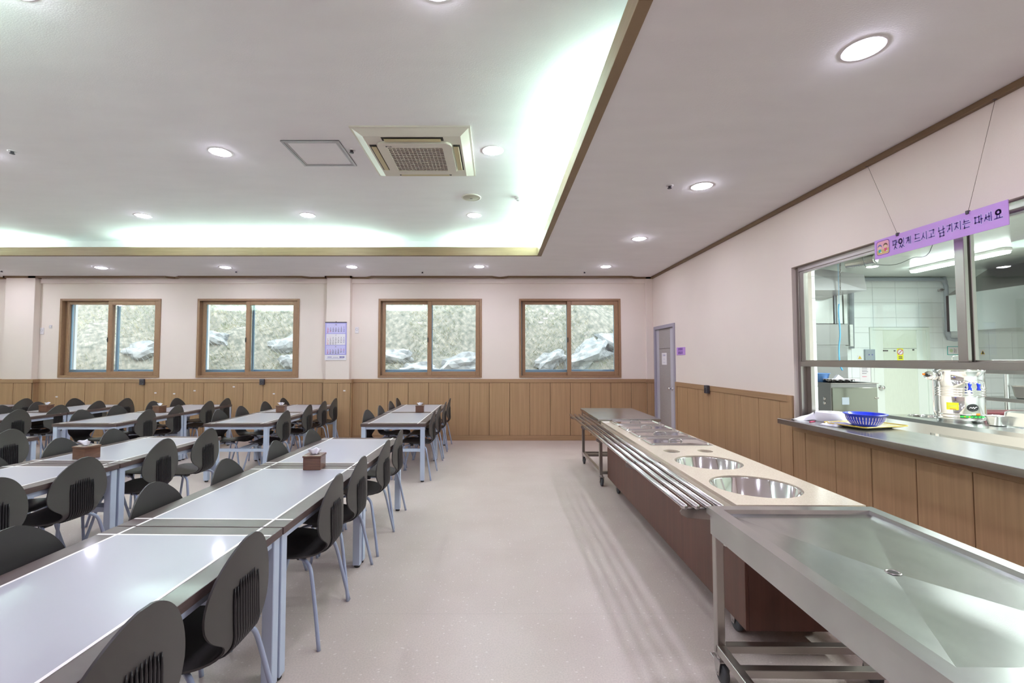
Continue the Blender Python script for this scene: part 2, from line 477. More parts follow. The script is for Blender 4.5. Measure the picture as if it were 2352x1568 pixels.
# walls
b = MB()
Y0, Y1 = YB, YB+0.30
b.box((XL-0.3, Y0, 0), (XR, Y1, WZ0))
b.box((XL-0.3, Y0, WZ1), (XR, Y1, 3.5))
e = XL-0.3
for a, c in WIN: b.box((e, Y0, WZ0), (a, Y1, WZ1)); e = c
b.box((e, Y0, WZ0), (XR, Y1, WZ1))
# shallow columns and the beam under the ceiling
COLS = [(-9.19, -8.64), (-3.17, -2.73)]
for a, c in COLS: b.box((a, YB-0.12, 0), (c, YB, ZC), bev=0.004)
b.box((2.83, YB-0.05, 0), (XR, YB, ZC), bev=0.004)
for a, c in ((-8.64, -3.17), (-2.73, 2.83)): b.box((a, YB-0.035, 2.955), (c, YB, ZC), bev=0.006)
wall_back = struct(b.build('wall_back', 'wall'))
b = MB(); b.box((XL-0.3, YF-0.3, 0), (XL, YB, 3.5)); struct(b.build('wall_left', 'wall'))
b = MB(); b.box((XL-0.3, YF-0.3, 0), (KX, YF, 3.5)); struct(b.build('wall_front', 'wall'))
OY0, OY1, OZ0, OZ1 = 0.75, 4.53, 0.875, 2.425
DY0, DY1, DZ = 7.55, 8.45, 2.09
b = MB(); x0, x1 = XR, XR+0.20
b.box((x0, YF, 0), (x1, OY0, 3.5)); b.box((x0, OY0, 0), (x1, OY1, OZ0)); b.box((x0, OY0, OZ1), (x1, OY1, 3.5))
b.box((x0, OY1, 0), (x1, DY0, 3.5)); b.box((x0, DY0, DZ), (x1, DY1, 3.5)); b.box((x0, DY1, 0), (x1, YB+0.3, 3.5))
wall_right = struct(b.build('wall_right', 'wall'))

# crown trim along the walls
b = MB(); b.box((XR-0.035, YF, ZC-0.04), (XR, YB, ZC), bev=0.003); struct(b.build('trim_5', 'trim'))
b = MB()
e = XL
for a, c in SLOT:
    b.box((e, YB-0.05, ZC-0.035), (a-0.1, YB, ZC))
    b.poly([(a-0.12, YB, ZC-0.035), (a-0.12, YB-0.05, ZC-0.035), (a+0.02, 8.455, ZC-0.035), (a+0.05, 8.47, ZC-0.035)], (0, 0, 0.035))
    b.box((a, 8.45, ZC-0.035), (c, 8.47, ZC+0.12))
    b.poly([(c+0.12, YB, ZC-0.035), (c+0.12, YB-0.05, ZC-0.035), (c-0.02, 8.455, ZC-0.035), (c-0.05, 8.47, ZC-0.035)], (0, 0, 0.035))
    e = c+0.1
b.box((e, YB-0.05, ZC-0.035), (XR, YB, ZC))
for a, c in COLS:
    b.box((a-0.03, YB-0.15, ZC-0.035), (c+0.03, YB-0.12, ZC)); b.box((a-0.03, YB-0.15, ZC-0.035), (a, YB, ZC)); b.box((c, YB-0.15, ZC-0.035), (c+0.03, YB, ZC))
struct(b.build('trim_6', 'trim'))

# wainscot: separate boards with recessed joints, all children of their wall
_pm = {}
def board(parent, w_, h_, loc, rz, matk='oak', name='wall_panel', t=0.014):
    key = (round(w_, 3), round(h_, 3), matk, t)
    if key not in _pm:
        bb = MB(); bb.box((0.003, -t, 0), (w_-0.003, 0, h_), bev=0.003)
        me = bpy.data.meshes.new(name); bb.bm.to_mesh(me); bb.bm.free(); me.materials.append(M[matk]); _pm[key] = me
    return link(name, _pm[key], parent, loc, rz)
def wains_back(x0, x1, y, joints):
    js = [x0]+[j for j in joints if x0+0.03 < j < x1-0.03]+[x1]
    for a, c in zip(js[:-1], js[1:]): board(wall_back, c-a, 0.985, (a, y-0.004, 0.095), 0)
    bb = MB(); bb.box((x0, y-0.004, 0.09), (x1, y, 1.09)); bb.build('panel_backing', 'joint', wall_back)
    bb = MB(); bb.box((x0, y-0.026, 1.08), (x1, y, WZ), bev=0.003); bb.build('dado_rail', 'oak_h', wall_back)
    bb = MB(); bb.box((x0, y-0.024, 0), (x1, y, 0.093), bev=0.002); return bb
JL = [-8.47+0.372*k for k in range(-9, 15)]
JR = [-2.41+0.381*k for k in range(0, 15)]
bases = [wains_back(XL, -9.19, YB, JL), wains_back(-9.22, -8.61, YB-0.12, [-8.95]), wains_back(-8.61, -3.20, YB, JL),
         wains_back(-3.20, -2.70, YB-0.12, [-2.94]), wains_back(-2.70, 2.83, YB, JR), wains_back(2.83, XR, YB-0.05, [])]
bm_ = MB()
for q in bases:
    me = bpy.data.meshes.new('t'); q.bm.to_mesh(me); q.bm.free(); bm_.bm.from_mesh(me)
struct(bm_.build('baseboard_back', 'oak_h'))
for xx, s in ((-8.61, 1), (-2.70, 1), (2.83, -1)):
    bb = MB(); d = 0.12 if s > 0 else 0.05
    bb.box((xx-0.01*s, YB-d, 0), (xx+0.014*s, YB, 1.08)); bb.build('column_side_panel', 'oak', wall_back)
    bb = MB(); bb.box((xx-0.01*s, YB-d-0.026, 1.08), (xx+0.026*s, YB, WZ), bev=0.002); bb.build('dado_rail', 'oak_h', wall_back)
# right wall (boards face -X): rotate by -90 deg, local x runs towards the camera
def wains_right(y0, y1, top, joints, rail):
    js = [y0]+sorted(j for j in joints if y0+0.04 < j < y1-0.04)+[y1]
    for a, c in zip(js[:-1], js[1:]): board(wall_right, c-a, top-0.095, (XR-0.004, c, 0.095), -PI/2)
    bb = MB(); bb.box((XR-0.004, y0, 0.09), (XR, y1, top+0.01)); bb.build('panel_backing', 'joint', wall_right)
    bb = MB(); bb.box((XR-0.024, y0, 0), (XR, y1, 0.093), bev=0.002); bb.build('skirting', 'oak_h', wall_right)
    if rail:
        bb = MB(); bb.box((XR-0.026, y0, top), (XR, y1, top+0.068), bev=0.003); bb.build('dado_rail', 'oak_h', wall_right)
JW = [7.03-0.3805*k for k in range(0, 28)]
wains_right(4.61, 7.42, 1.08, JW, True)
wains_right(YF, 4.61, 0.81, JW, False)
bb = MB(); bb.box((XR-0.02, 4.0-7.2, 0.81), (XR, 4.61, 0.88), bev=0.002); bb.build('dado_rail', 'oak_h', wall_right)
bb = MB(); bb.box((XR-0.026, 4.545, 0.09), (XR, 4.61, WZ), bev=0.003); bb.build('end_stile', 'oak', wall_right)
bb = MB(); bb.box((XR-0.026, 7.42, 0.0), (XR, 7.49, WZ), bev=0.003); bb.build('end_stile', 'oak', wall_right)

# ------------------------------------------------------------------ windows
def sash(parent, x0, x1, z0, z1, y, t, fw, mk, gl, name='sash', latch=False):
    bb = MB()
    bb.box((x0, y, z0), (x0+fw, y+t, z1), bev=0.004); bb.box((x1-fw, y, z0), (x1, y+t, z1), bev=0.004)
    bb.box((x0+fw, y, z0), (x1-fw, y+t, z0+fw), bev=0.004); bb.box((x0+fw, y, z1-fw), (x1-fw, y+t, z1), bev=0.004)
    s = bb.build(name, mk, parent)
    bb = MB(); bb.box((x0+fw-0.005, y+t/2-0.003, z0+fw-0.005), (x1-fw+0.005, y+t/2+0.003, z1-fw+0.005)); bb.build('pane', gl, s)
    if latch:
        bb = MB(); bb.box((x0+0.0, y-0.012, 1.84), (x0+0.018, y, 1.93), bev=0.003); bb.cyl((x0+0.009, y-0.02, 1.885), 0.009, 0.02, 10, axis='y'); bb.build('latch', 'bkt', s)
    return s
for i, (a, c) in enumerate(WIN):
    wo = structe('window_%d' % (i+1))
    bb = MB(); fw = 0.042; y0, y1 = YB-0.018, YB+0.13
    bb.box((a, y0, WZ0), (a+fw, y1, WZ1), bev=0.003); bb.box((c-fw, y0, WZ0), (c, y1, WZ1), bev=0.003)
    bb.box((a+fw, y0, WZ0), (c-fw, y1, WZ0+fw), bev=0.003); bb.box((a+fw, y0, WZ1-fw), (c-fw, y1, WZ1), bev=0.003)
    bb.build('window_frame', 'wframe', wo)
    m_ = (a+c)/2-0.005
    sash(wo, m_-0.045, c-fw-0.002, WZ0+fw, WZ1-fw, YB+0.0, 0.04, 0.075, 'wframe', 'glass', latch=True)
    sash(wo, a+fw+0.018, m_+0.02, WZ0+fw, WZ1-fw, YB+0.055, 0.04, 0.06, 'wframe', 'glass')
    # outer aluminium window
    bb = MB(); f2 = 0.04
    bb.box((a, YB+0.145, WZ0), (a+f2, YB+0.235, WZ1)); bb.box((c-f2, YB+0.145, WZ0), (c, YB+0.235, WZ1))
    bb.box((a+f2, YB+0.145, WZ0), (c-f2, YB+0.235, WZ0+0.11)); bb.box((a+f2, YB+0.145, WZ1-0.03), (c-f2, YB+0.235, WZ1))
    bb.build('outer_frame', 'aluf', wo)
    sash(wo, a+f2, m_+0.03, WZ0+0.11, WZ1-0.03, YB+0.155, 0.03, 0.04, 'aluf', 'glass', 'outer_sash')
    sash(wo, m_-0.03, c-f2, WZ0+0.11, WZ1-0.03, YB+0.195, 0.03, 0.04, 'aluf', 'glass', 'outer_sash')
    bb = MB()
    bb.box((a-0.02, YB+0.29, WZ0-0.03), (a+0.02, YB+0.34, WZ1+0.03)); bb.box((c-0.02, YB+0.29, WZ0-0.03), (c+0.02, YB+0.34, WZ1+0.03))
    bb.box((a-0.02, YB+0.29, WZ0-0.05), (c+0.02, YB+0.36, WZ0)); bb.build('outer_reveal', 'white_reveal', wo)

# ------------------------------------------------------------------ slope outside
def hz(x, y):
    t = (y-10.1)
    base = -0.3+t*1.25
    return base+0.55*noise.noise(Vector((x*0.5, y*0.6, 0)))+0.22*noise.noise(Vector((x*1.7, y*1.9, 3)))+0.07*noise.noise(Vector((x*5, y*5.5, 7)))
rows = []
for j in range(90):
    y = 10.1+j*0.075
    rows.append([Vector((-15+i*0.11, y, hz(-15+i*0.11, y))) for i in range(190)])
bb = MB(); bb.grid(rows)
hill = struct(bb.build('hillside', 'soil'))
bb = MB(); bb.box((-16, 8.9, -0.45), (8, 10.3, -0.3)); struct(bb.build('outside_ground', 'soil'))
rr = random.Random(3)
for (x, y, s) in [(-0.9, 11.35, 0.55), (-1.9, 11.2, 0.5), (-0.55, 10.95, 0.5), (-2.5, 11.6, 0.4), (0.9, 11.2, 0.45), (1.35, 11.5, 0.4), (2.3, 11.6, 0.6), (3.1, 11.8, 0.5), (0.75, 10.95, 0.3), (-5.4, 11.9, 0.5), (-4.6, 12.1, 0.6), (-5.0, 11.4, 0.4), (-7.2, 11.7, 0.35), (-9.3, 12.0, 0.5)]:
    o = bmesh.new(); bmesh.ops.create_icosphere(o, subdivisions=3, radius=s)
    for v in o.verts:
        q_ = v.co/s
        n = noise.noise(q_*1.6+Vector((x, y, 0)))+0.35*noise.noise(q_*4.5+Vector((x, y, 9)))
        k_ = max(abs(q_.x+0.3*q_.z), abs(q_.z-0.35*q_.x), abs(q_.y+0.2*q_.x))
        v.co = Vector((q_.x*1.2, q_.y*0.6, q_.z*0.62))*s*(0.8/(0.35+0.65*k_))*(1+0.5*n)
    bb = MB(); bb._merge(o, 0, False)
    r_ = bb.build('rock', 'rock', hill, (x, y, hz(x, y)+0.02)); r_.rotation_euler = (R(-50), rr.uniform(-.5, .5), 0)
bb = MB(); o = bmesh.new()
for k in range(42000):
    x = rr.uniform(-14, 5); y = 10.1+rr.random()**1.15*4.2; z = hz(x, y)
    if noise.noise(Vector((x*0.9, y*0.9, 11))) < -0.12: continue
    a = rr.uniform(0, 2*PI); l = rr.uniform(0.06, 0.26); wd = rr.uniform(0.004, 0.011)
    dx, dy = math.cos(a)*l*0.7, -abs(math.sin(a))*l*0.6
    p = Vector((x, y, z-0.01)); t = p+Vector((dx, dy, l*rr.uniform(0.1, 0.7)))
    v = [o.verts.new(p+Vector((-wd, 0, 0))), o.verts.new(p+Vector((wd, 0, 0))), o.verts.new(t)]
    o.faces.new(v)
bb._merge(o, 0, False); g = bb.build('dry_grass', 'straw', hill); g['kind'] = 'stuff'
# rockfall net pegged over the slope
bb = MB(); o = bmesh.new()
def netp(u, v):
    y = 10.25+v*0.62
    return Vector((u, y-0.10, hz(u, y)+0.09))
for fam in (1, -1):
    for k in range(-40, 200):
        prev = None
        for s in range(0, 28):
            v = s*0.22; u = -14+k*0.13+fam*v*0.9+(0 if fam > 0 else 3)
            if u < -13 or u > 4.6: prev = None; continue
            q = netp(u, v)
            if prev is not None:
                d = Vector((0.004, 0, 0.002))
                o.faces.new([o.verts.new(prev-d), o.verts.new(prev+d), o.verts.new(q+d), o.verts.new(q-d)])
            prev = q
bb._merge(o, 0, False); g = bb.build('rockfall_net', 'net', hill); g['kind'] = 'stuff'

# ------------------------------------------------------------------ dining door in the right wall
dr = structe('door_1', (0, 0, 0))
bb = MB(); x0 = XR-0.02
bb.box((x0, DY0-0.04, 0), (XR+0.12, DY0+0.02, DZ+0.03), bev=0.004); bb.box((x0, DY1-0.02, 0), (XR+0.12, DY1+0.035, DZ+0.03), bev=0.004)
bb.box((x0, DY0+0.02, DZ-0.03), (XR+0.12, DY1-0.02, DZ+0.03), bev=0.004); bb.build('door_frame', 'doorf', dr)
bb = MB(); xa = XR+0.012
bb.box((xa+0.004, DY0+0.10, 0.01), (xa+0.04, DY1-0.03, DZ-0.035), 0)
bb.box((xa, DY0+0.07, 0.01), (xa+0.042, DY0+0.215, DZ-0.035), 1, bev=0.002); bb.box((xa, DY1-0.155, 0.01), (xa+0.042, DY1-0.025, DZ-0.035), 1, bev=0.002)
leaf = bb.build('door_leaf', ['doorp', 'doors'], dr)
bb = MB(); bb.box((xa+0.001, DY0+0.215, 1.703), (xa+0.006, DY1-0.155, 1.709)); bb.build('groove_line', 'joint', leaf)
bb = MB(); bb.box((XR+0.05, DY0+0.022, 0), (XR+0.1, DY0+0.07, DZ-0.03)); bb.build('door_gap_shade', 'dark', dr)  # dark strip painting the shade between leaf and frame
bb = MB()
bb.lathe([(0, 0), (0.033, 0), (0.033, 0.006), (0.012, 0.012), (0.011, 0.03), (0.02, 0.036), (0.027, 0.048), (0.025, 0.062), (0.012, 0.07), (0, 0.071)], 20, 0, (0, 0, 0), 'z')
bb.bm.transform(Matrix.Translation((xa, DY0+0.14, 1.02)) @ Matrix.Rotation(-PI/2, 4, 'Y')); bb.build('door_knob', 'chrome', dr)
bb = MB(); bb.box((xa-0.001, 7.93, 1.42), (xa+0.003, 8.16, 1.63)); nt_ = bb.build('door_notice', 'paper', None)
tag(nt_, 'small white paper notice taped to the grey door', 'notice')
text_parts('notice_print', [('당기세요', 0.034, 0, 0.06), ('--- --', 0.04, 0, 0.0), ('---- ---', 0.04, 0, -0.06)], 'ink_blue', nt_, on_right(xa-0.0018, 8.045, 1.525))
# lilac plaque beside the door
yc, zc = 7.28, 1.645
bb = MB(); bb.box((XR-0.006, yc-0.165, zc-0.062), (XR, yc+0.165, zc+0.062), bev=0.0015)
plq = bb.build('wall_plaque', 'sign'); tag(plq, 'small lilac plaque with violet lettering beside the grey door', 'sign')
text_parts('plaque_lettering', [('관계자외', 0.048, 0, 0.027, 0.0014), ('출입금지', 0.048, 0, -0.028, 0.0014)], 'signtxt', plq, on_right(XR-0.0066, yc+0.01, zc))

# ------------------------------------------------------------------ small wall fittings
def socket_box(x, y, z, rz, label):
    t = thing('wall_socket', label, 'socket', (x, y, z), rz, 'dark grey surface sockets on the dado rail')
    bb = MB(); bb.box((-0.042, -0.045, -0.055), (0.042, 0, 0.055), bev=0.005); bb.build('housing', 'socket', t)
    bb = MB(); bb.lathe([(0.024, 0), (0.024, 0.003), (0.018, 0.003), (0.016, -0.012), (0, -0.012)], 18, 0); bb.bm.transform(Matrix.Translation((0, -0.045, -0.005)) @ Matrix.Rotation(PI/2, 4, 'X'))
    bb.build('outlet_ring', 'bkt', t); return t
socket_box(-6.631, YB-0.026, 1.095, 0, 'dark grey socket on the dado rail under the leftmost window')
socket_box(-4.382, YB-0.026, 1.095, 0, 'dark grey socket on the dado rail left of the calendar column')
socket_box(XR-0.026, 6.31, 1.10, -PI/2, 'dark grey socket on the right wall dado rail, between door and kitchen opening')
def outlet(x, z, w_, h_, label):
    t = thing('wall_outlet', label, 'outlet', (x, YB, z))
    bb = MB(); bb.box((-w_/2, -0.012, -h_/2), (w_/2, 0, h_/2), bev=0.004); bb.build('cover_plate', 'lwhite', t)
    bb = MB(); bb.lathe([(0.024, 0), (0.024, 0.002), (0.019, 0.002), (0.017, -0.008), (0, -0.008)], 18, 0); bb.bm.transform(Matrix.Translation((0, -0.012, 0.012 if h_ > 0.1 else 0)) @ Matrix.Rotation(PI/2, 4, 'X')); bb.build('outlet_hole', 'alu', t)
outlet(-8.62+0.03, 2.052, 0.075, 0.125, 'white wall outlet between the left column and the leftmost window')
outlet(-8.43, 2.135, 0.055, 0.065, 'tiny white wall button just left of the leftmost window')
outlet(-2.63, 2.07, 0.07, 0.12, 'white wall outlet right of the calendar column')
# bits of tape left on the panels
for i, (x, y, lab) in enumerate([(130, 911, 'below the leftmost window, leftmost'), (357, 902, 'between the two left windows, leftmost'), (400, 904, 'between the two left windows, second'), (447, 897, 'between the two left windows, rightmost'), (537, 888, 'under the second window, leftmost'), (629, 904, 'under the second window, rightmost'), (791, 897, 'on the calendar column panel')]):
    p = px(x, y, Y=YB-0.02 if i < 6 else YB-0.14)
    bb = MB(); bb.box((p.x-0.02, p.y-0.0015, p.z-0.011), (p.x+0.02, p.y+0.002, p.z+0.011)); tag(bb.build('tape_scrap', 'paper'), 'scrap of white tape on the oak panelling '+lab, 'tape', 'tape scraps on the panelling')

# calendar
cal = thing('wall_calendar', 'three-month lavender wall calendar hung on the column', 'calendar', (-2.985, YB-0.12, 1.5))
bb = MB(); bb.box((-0.20, -0.006, 0.0), (0.20, -0.002, 0.705)); bb.build('backing_sheet', 'calblue', cal)
bb = MB(); bb.box((-0.20, -0.008, 0.0), (0.20, -0.001, 0.10)); bb.build('footer_sheet', 'paper', cal)
bb = MB(); bb.box((-0.202, -0.012, 0.700), (0.202, 0, 0.715)); bb.cyl((0, -0.005, 0.72), 0.008, 0.006, 10, axis='y'); bb.build('top_bar', 'socket', cal)
mons = [(0.50, 0.685, 'calpale', 5, 31, '12', {25}), (0.285, 0.49, 'paper', 1, 31, '1', {1}), (0.115, 0.275, 'calpale', 4, 29, '2', {9, 10, 12})]
for z0, z1, mk, first, nd, title, red in mons:
    bb = MB(); bb.box((-0.18, -0.0085, z0), (0.18, -0.005, z1)); sh = bb.build('month_sheet', mk, cal)
    K, Bl, Rd = [(title, 0.034, 0, z1-0.022, 0.0006)], [], []
    rows_ = (first+nd+6)//7; hh = (z1-z0-0.055)/rows_
    for d in range(1, nd+1):
        c_ = (first+d-1) % 7; r_ = (first+d-1)//7
        u = -0.15+c_*0.05; v = z1-0.052-hh*(r_+0.5)
        (Rd if (c_ == 0 or d in red) else Bl if c_ == 6 else K).append((str(d), 0.026, u, v, 0.0006))
    mt = on_back(0, -0.009, 0)
    for nm, it, mk2 in (('day_numbers', K, 'ink'), ('saturday_numbers', Bl, 'ink_blue'), ('holiday_numbers', Rd, 'ink_red')):
        text_parts(nm, it, mk2, sh, mt)
bb = MB()
for k in range(3): bb.box((0.075+k*0.032, -0.0095, 0.045), (0.10+k*0.032, -0.007, 0.072))
bb.box((-0.15, -0.0095, 0.055), (-0.07, -0.007, 0.065)); bb.box((-0.05, -0.0095, 0.05), (0.05, -0.007, 0.056)); bb.box((-0.16, -0.0095, 0.028), (0.15, -0.007, 0.032))
bb.build('footer_print', 'ink_blue', cal)

# ------------------------------------------------------------------ downlights and ceiling fittings
def make_down():
    t = thing('downlight', '', 'ceiling light', (0, 0, 0))
    bb = MB(); bb.lathe([(0.079, 0.0), (0.081, -0.003), (0.094, -0.0035), (0.0985, -0.002), (0.10, 0.0)], 32, 0); bb.build('trim_ring', 'lwhite', t)
    bb = MB(); bb.lathe([(0, -0.016), (0.042, -0.014), (0.068, -0.009), (0.080, -0.002)], 20, 0)  # lens bulges below the ceiling, shaped to throw a halo onto it
    bb.build('lens', 'lens', t); return t
dl0 = make_down()
low = [(1.86, 2.24, 'large recessed downlight nearest the camera over the serving line'), (1.865, 4.06, 'recessed downlight over the serving line, second from the camera'), (1.86, 5.84, 'recessed downlight over the serving line, third from the camera'),
       (1.85, 7.60, 'recessed downlight by the window wall, rightmost, near the corner'), (-0.284, 7.60, 'recessed downlight by the window wall, second from the right'), (-2.43, 7.62, 'recessed downlight by the window wall, in front of the calendar column'),
       (-4.59, 7.66, 'recessed downlight by the window wall, over the second window from the left'), (-6.73, 7.70, 'recessed downlight by the window wall, over the leftmost window'),
       (1.86, 0.45, ''), (1.86, -1.35, ''), (-0.3, 0.6, ''), (-2.45, 0.6, ''), (-4.6, 0.6, ''), (-6.75, 0.6, ''), (-8.88, 7.7, ''), (-0.3, -1.6, ''), (-3.2, -1.6, ''), (-6.4, -1.6, ''), (-10.8, 4.2, '')]
high = [(-2.48, 4.02, 'recessed downlight in the raised ceiling left of the access hatch'), (-0.03, 3.99, 'recessed downlight in the raised ceiling right of the air conditioner'), (-4.57, 5.82, 'recessed downlight in the raised ceiling, far row, leftmost'),
        (-2.43, 5.80, 'recessed downlight in the raised ceiling, far row, middle'), (-0.28, 5.80, 'recessed downlight in the raised ceiling, far row, below the speaker'), (-0.30, 2.205, 'recessed downlight cut by the top edge of the photo'),
        (-2.43, 2.20, ''), (-4.6, 2.29, ''), (-4.63, 4.02, ''), (-6.75, 4.02, ''), (-6.75, 5.82, ''), (-8.9, 4.02, ''), (-6.75, 2.29, '')]
first = True
n_out = 0
for lst, zz in ((low, ZC), (high, ZH)):
    for x, y, lab in lst:
        if not lab: lab = 'recessed downlight outside the photo, lighting the rest of the hall'; grp = 'downlights outside the photo'
        else: grp = 'recessed downlights'
        if first:
            dl0.location = (x, y, zz); dl0['label'] = lab; dl0['group'] = grp; first = False
        else: dup(dl0, (x, y, zz), 0, lab, grp)

def area(name, loc, sx, sy, w_, col, rot=(0, 0, 0)):
    l = bpy.data.lights.new(name, 'AREA'); l.shape = 'RECTANGLE'; l.size = sx; l.size_y = sy; l.energy = w_; l.color = col
    o = bpy.data.objects.new(name, l); C.objects.link(o); o.location = loc; o.rotation_euler = rot; return o
CC = (0.66, 1.0, 0.86)
# fluorescent battens hidden in the light trough, shining up
def cove(x, y, L_, along):
    area('trough_lamp', (x, y, ZC+0.115), L_ if along == 'x' else 0.03, 0.03 if along == 'x' else L_, COVE_W*L_, CC, (PI, 0, 0))
for a, c in ((-10.0, -7.25), (-5.35, -1.95), (-0.35, 0.80)): cove((a+c)/2, CY1+0.13, c-a, 'x')
for a, c in ((2.9, 4.7), (4.95, 6.75)): cove(CX1+0.13, (a+c)/2, c-a, 'y')
for a, c in ((-5.0, -2.6), (-9.4, -6.0)): cove((a+c)/2, CY0-0.13, c-a, 'x')
cove(CX0-0.13, 4.3, 4.0, 'y')

# air-conditioning cassette
ac = thing('air_conditioner', 'cream square ceiling cassette air conditioner with grille', 'air conditioner', (-0.69, 4.04, ZH))
hs = 0.485
bb = MB()
ro = [(-hs, -hs), (hs, -hs), (hs, hs), (-hs, hs)]; r2 = 0.40; ri = [(-r2, -r2), (r2, -r2), (r2, r2), (-r2, r2)]
def ring(bb, A, za, B_, zb, mi=0):
    n = len(A)
    for i in range(n):
        a, c = A[i], A[(i+1) % n]; d, e_ = B_[(i+1) % n], B_[i]
        o = bmesh.new(); o.faces.new([o.verts.new((a[0], a[1], za)), o.verts.new((c[0], c[1], za)), o.verts.new((d[0], d[1], zb)), o.verts.new((e_[0], e_[1], zb))]); bb._merge(o, mi, False)
ring(bb, ro, 0.0, ro, -0.012); ring(bb, ro, -0.012, [(x*0.965, y*0.965) for x, y in ro], -0.014); ring(bb, [(x*0.965, y*0.965) for x, y in ro], -0.014, ri, -0.045)
bb.box((-r2, -r2, -0.045), (r2, r2, -0.030)); bb.build('panel', 'ac', ac)
plate_ = plate('front_panel', rrect(-0.315, -0.315, 0.315, 0.315, 0.06), [rrect(-0.235, -0.235, 0.235, 0.235, 0.005, 1)], -0.066, 0.02, 'ac', ac)
bb = MB(); bb.box((-0.24, -0.24, -0.052), (0.24, 0.24, -0.046)); bb.build('filter', 'acbg', ac)
bb = MB()
for k in range(15):
    u = -0.235+k*0.47/14
    bb.box((u-0.002, -0.235, -0.062), (u+0.002, 0.235, -0.056)); bb.box((-0.235, u-0.0045, -0.0605), (0.235, u+0.0045, -0.054))
bb.build('grille', 'ac', ac)
for k in range(4):
    bb = MB(); bb.box((-0.255, -0.385, -0.0465), (0.255, -0.325, -0.044)); bb.m = Matrix()
    bb.bm.transform(Matrix.Rotation(k*PI/2, 4, 'Z')); bb.build('air_slot_shade', 'dark', ac)  # dark sheet painting the shade inside the air outlet
    bb = MB(); bb.box((-0.235, -0.372, -0.058), (0.235, -0.328, -0.052), bev=0.002); bb.bm.transform(Matrix.Rotation(k*PI/2, 4, 'Z')); bb.build('louver', 'ac2', ac)
mt = Matrix.Translation((-0.235, -0.262, -0.0668)) @ Matrix.Rotation(PI, 4, 'X')
text_parts('logo', [('LG', 0.024, 0.028, 0, 0.0004), ('●', 0.024, 0, 0.001, 0)], 'socket', ac, mt)

# access hatch
h_ = thing('access_hatch', 'square aluminium-framed access hatch in the raised ceiling', 'hatch', (-1.585, 4.045, ZH))
s_ = 0.25
bb = MB(); bb.box((-s_, -s_, -0.006), (s_, s_, 0)); bb.build('hatch_panel', 'ceiling', h_)
bb = MB()
for a, c, t_ in ((s_, s_-0.02, 0.012), (s_-0.026, s_-0.04, 0.009)):
    bb.box((-a, -a, -t_), (a, -c, -0.001)); bb.box((-a, c, -t_), (a, a, -0.001)); bb.box((-a, -c, -t_), (-c, c, -0.001)); bb.box((c, -c, -t_), (a, c, -0.001))
bb.build('hatch_frame', 'alu', h_)

t = thing('ceiling_speaker', 'round cream ceiling speaker in the raised ceiling', 'speaker', (-0.283, 5.15, ZH))
bb = MB(); bb.lathe([(0.112, 0), (0.112, -0.008), (0.10, -0.012), (0.096, -0.008)], 32); bb.build('rim', 'ac', t)
bb = MB(); bb.lathe([(0.097, -0.008), (0.05, -0.016), (0, -0.017)], 28); bb.build('grille', 'speaker', t)
bb = MB(); bb.box((-0.014, -0.006, -0.019), (0.014, 0.006, -0.016)); bb.build('badge', 'socket', t)
t = thing('smoke_detector', 'white dome smoke detector right of the ceiling speaker', 'detector', (0.265, 5.15, ZH))
bb = MB(); bb.lathe([(0.052, 0), (0.052, -0.018), (0.045, -0.022), (0.03, -0.022), (0.032, -0.034), (0.026, -0.044), (0, -0.048)], 28); bb.build('housing', 'lwhite', t)
for x, y, zz, lab in [(1.57, 4.05, ZC, 'small ceiling sprinkler beside the second serving line downlight'), (-1.285, 3.98, ZH, 'small ceiling sprinkler between hatch and air conditioner'), (-4.33, 4.0, ZH, 'small ceiling sprinkler at the left edge of the photo'),
                  (-1.31, 8.05, ZC, 'tiny ceiling sprinkler by the window wall, third from the left'), (1.58, 8.05, ZC, 'tiny ceiling sprinkler by the window wall, rightmost'), (-4.6, 8.0, ZC, 'tiny ceiling sprinkler by the window wall, second from the left'), (-8.7, 7.95, ZC, 'tiny ceiling sprinkler by the window wall, leftmost')]:
    t = thing('sprinkler', lab, 'sprinkler', (x, y, zz), 0, 'ceiling sprinklers')
    bb = MB(); bb.lathe([(0.032, 0), (0.031, -0.005), (0.014, -0.006), (0.014, 0.0)], 20); bb.build('rosette', 'lwhite', t)
    bb = MB(); bb.lathe([(0.013, 0), (0.012, -0.018), (0.02, -0.022), (0.018, -0.026), (0, -0.026)], 14); bb.build('nozzle', 'socket', t)

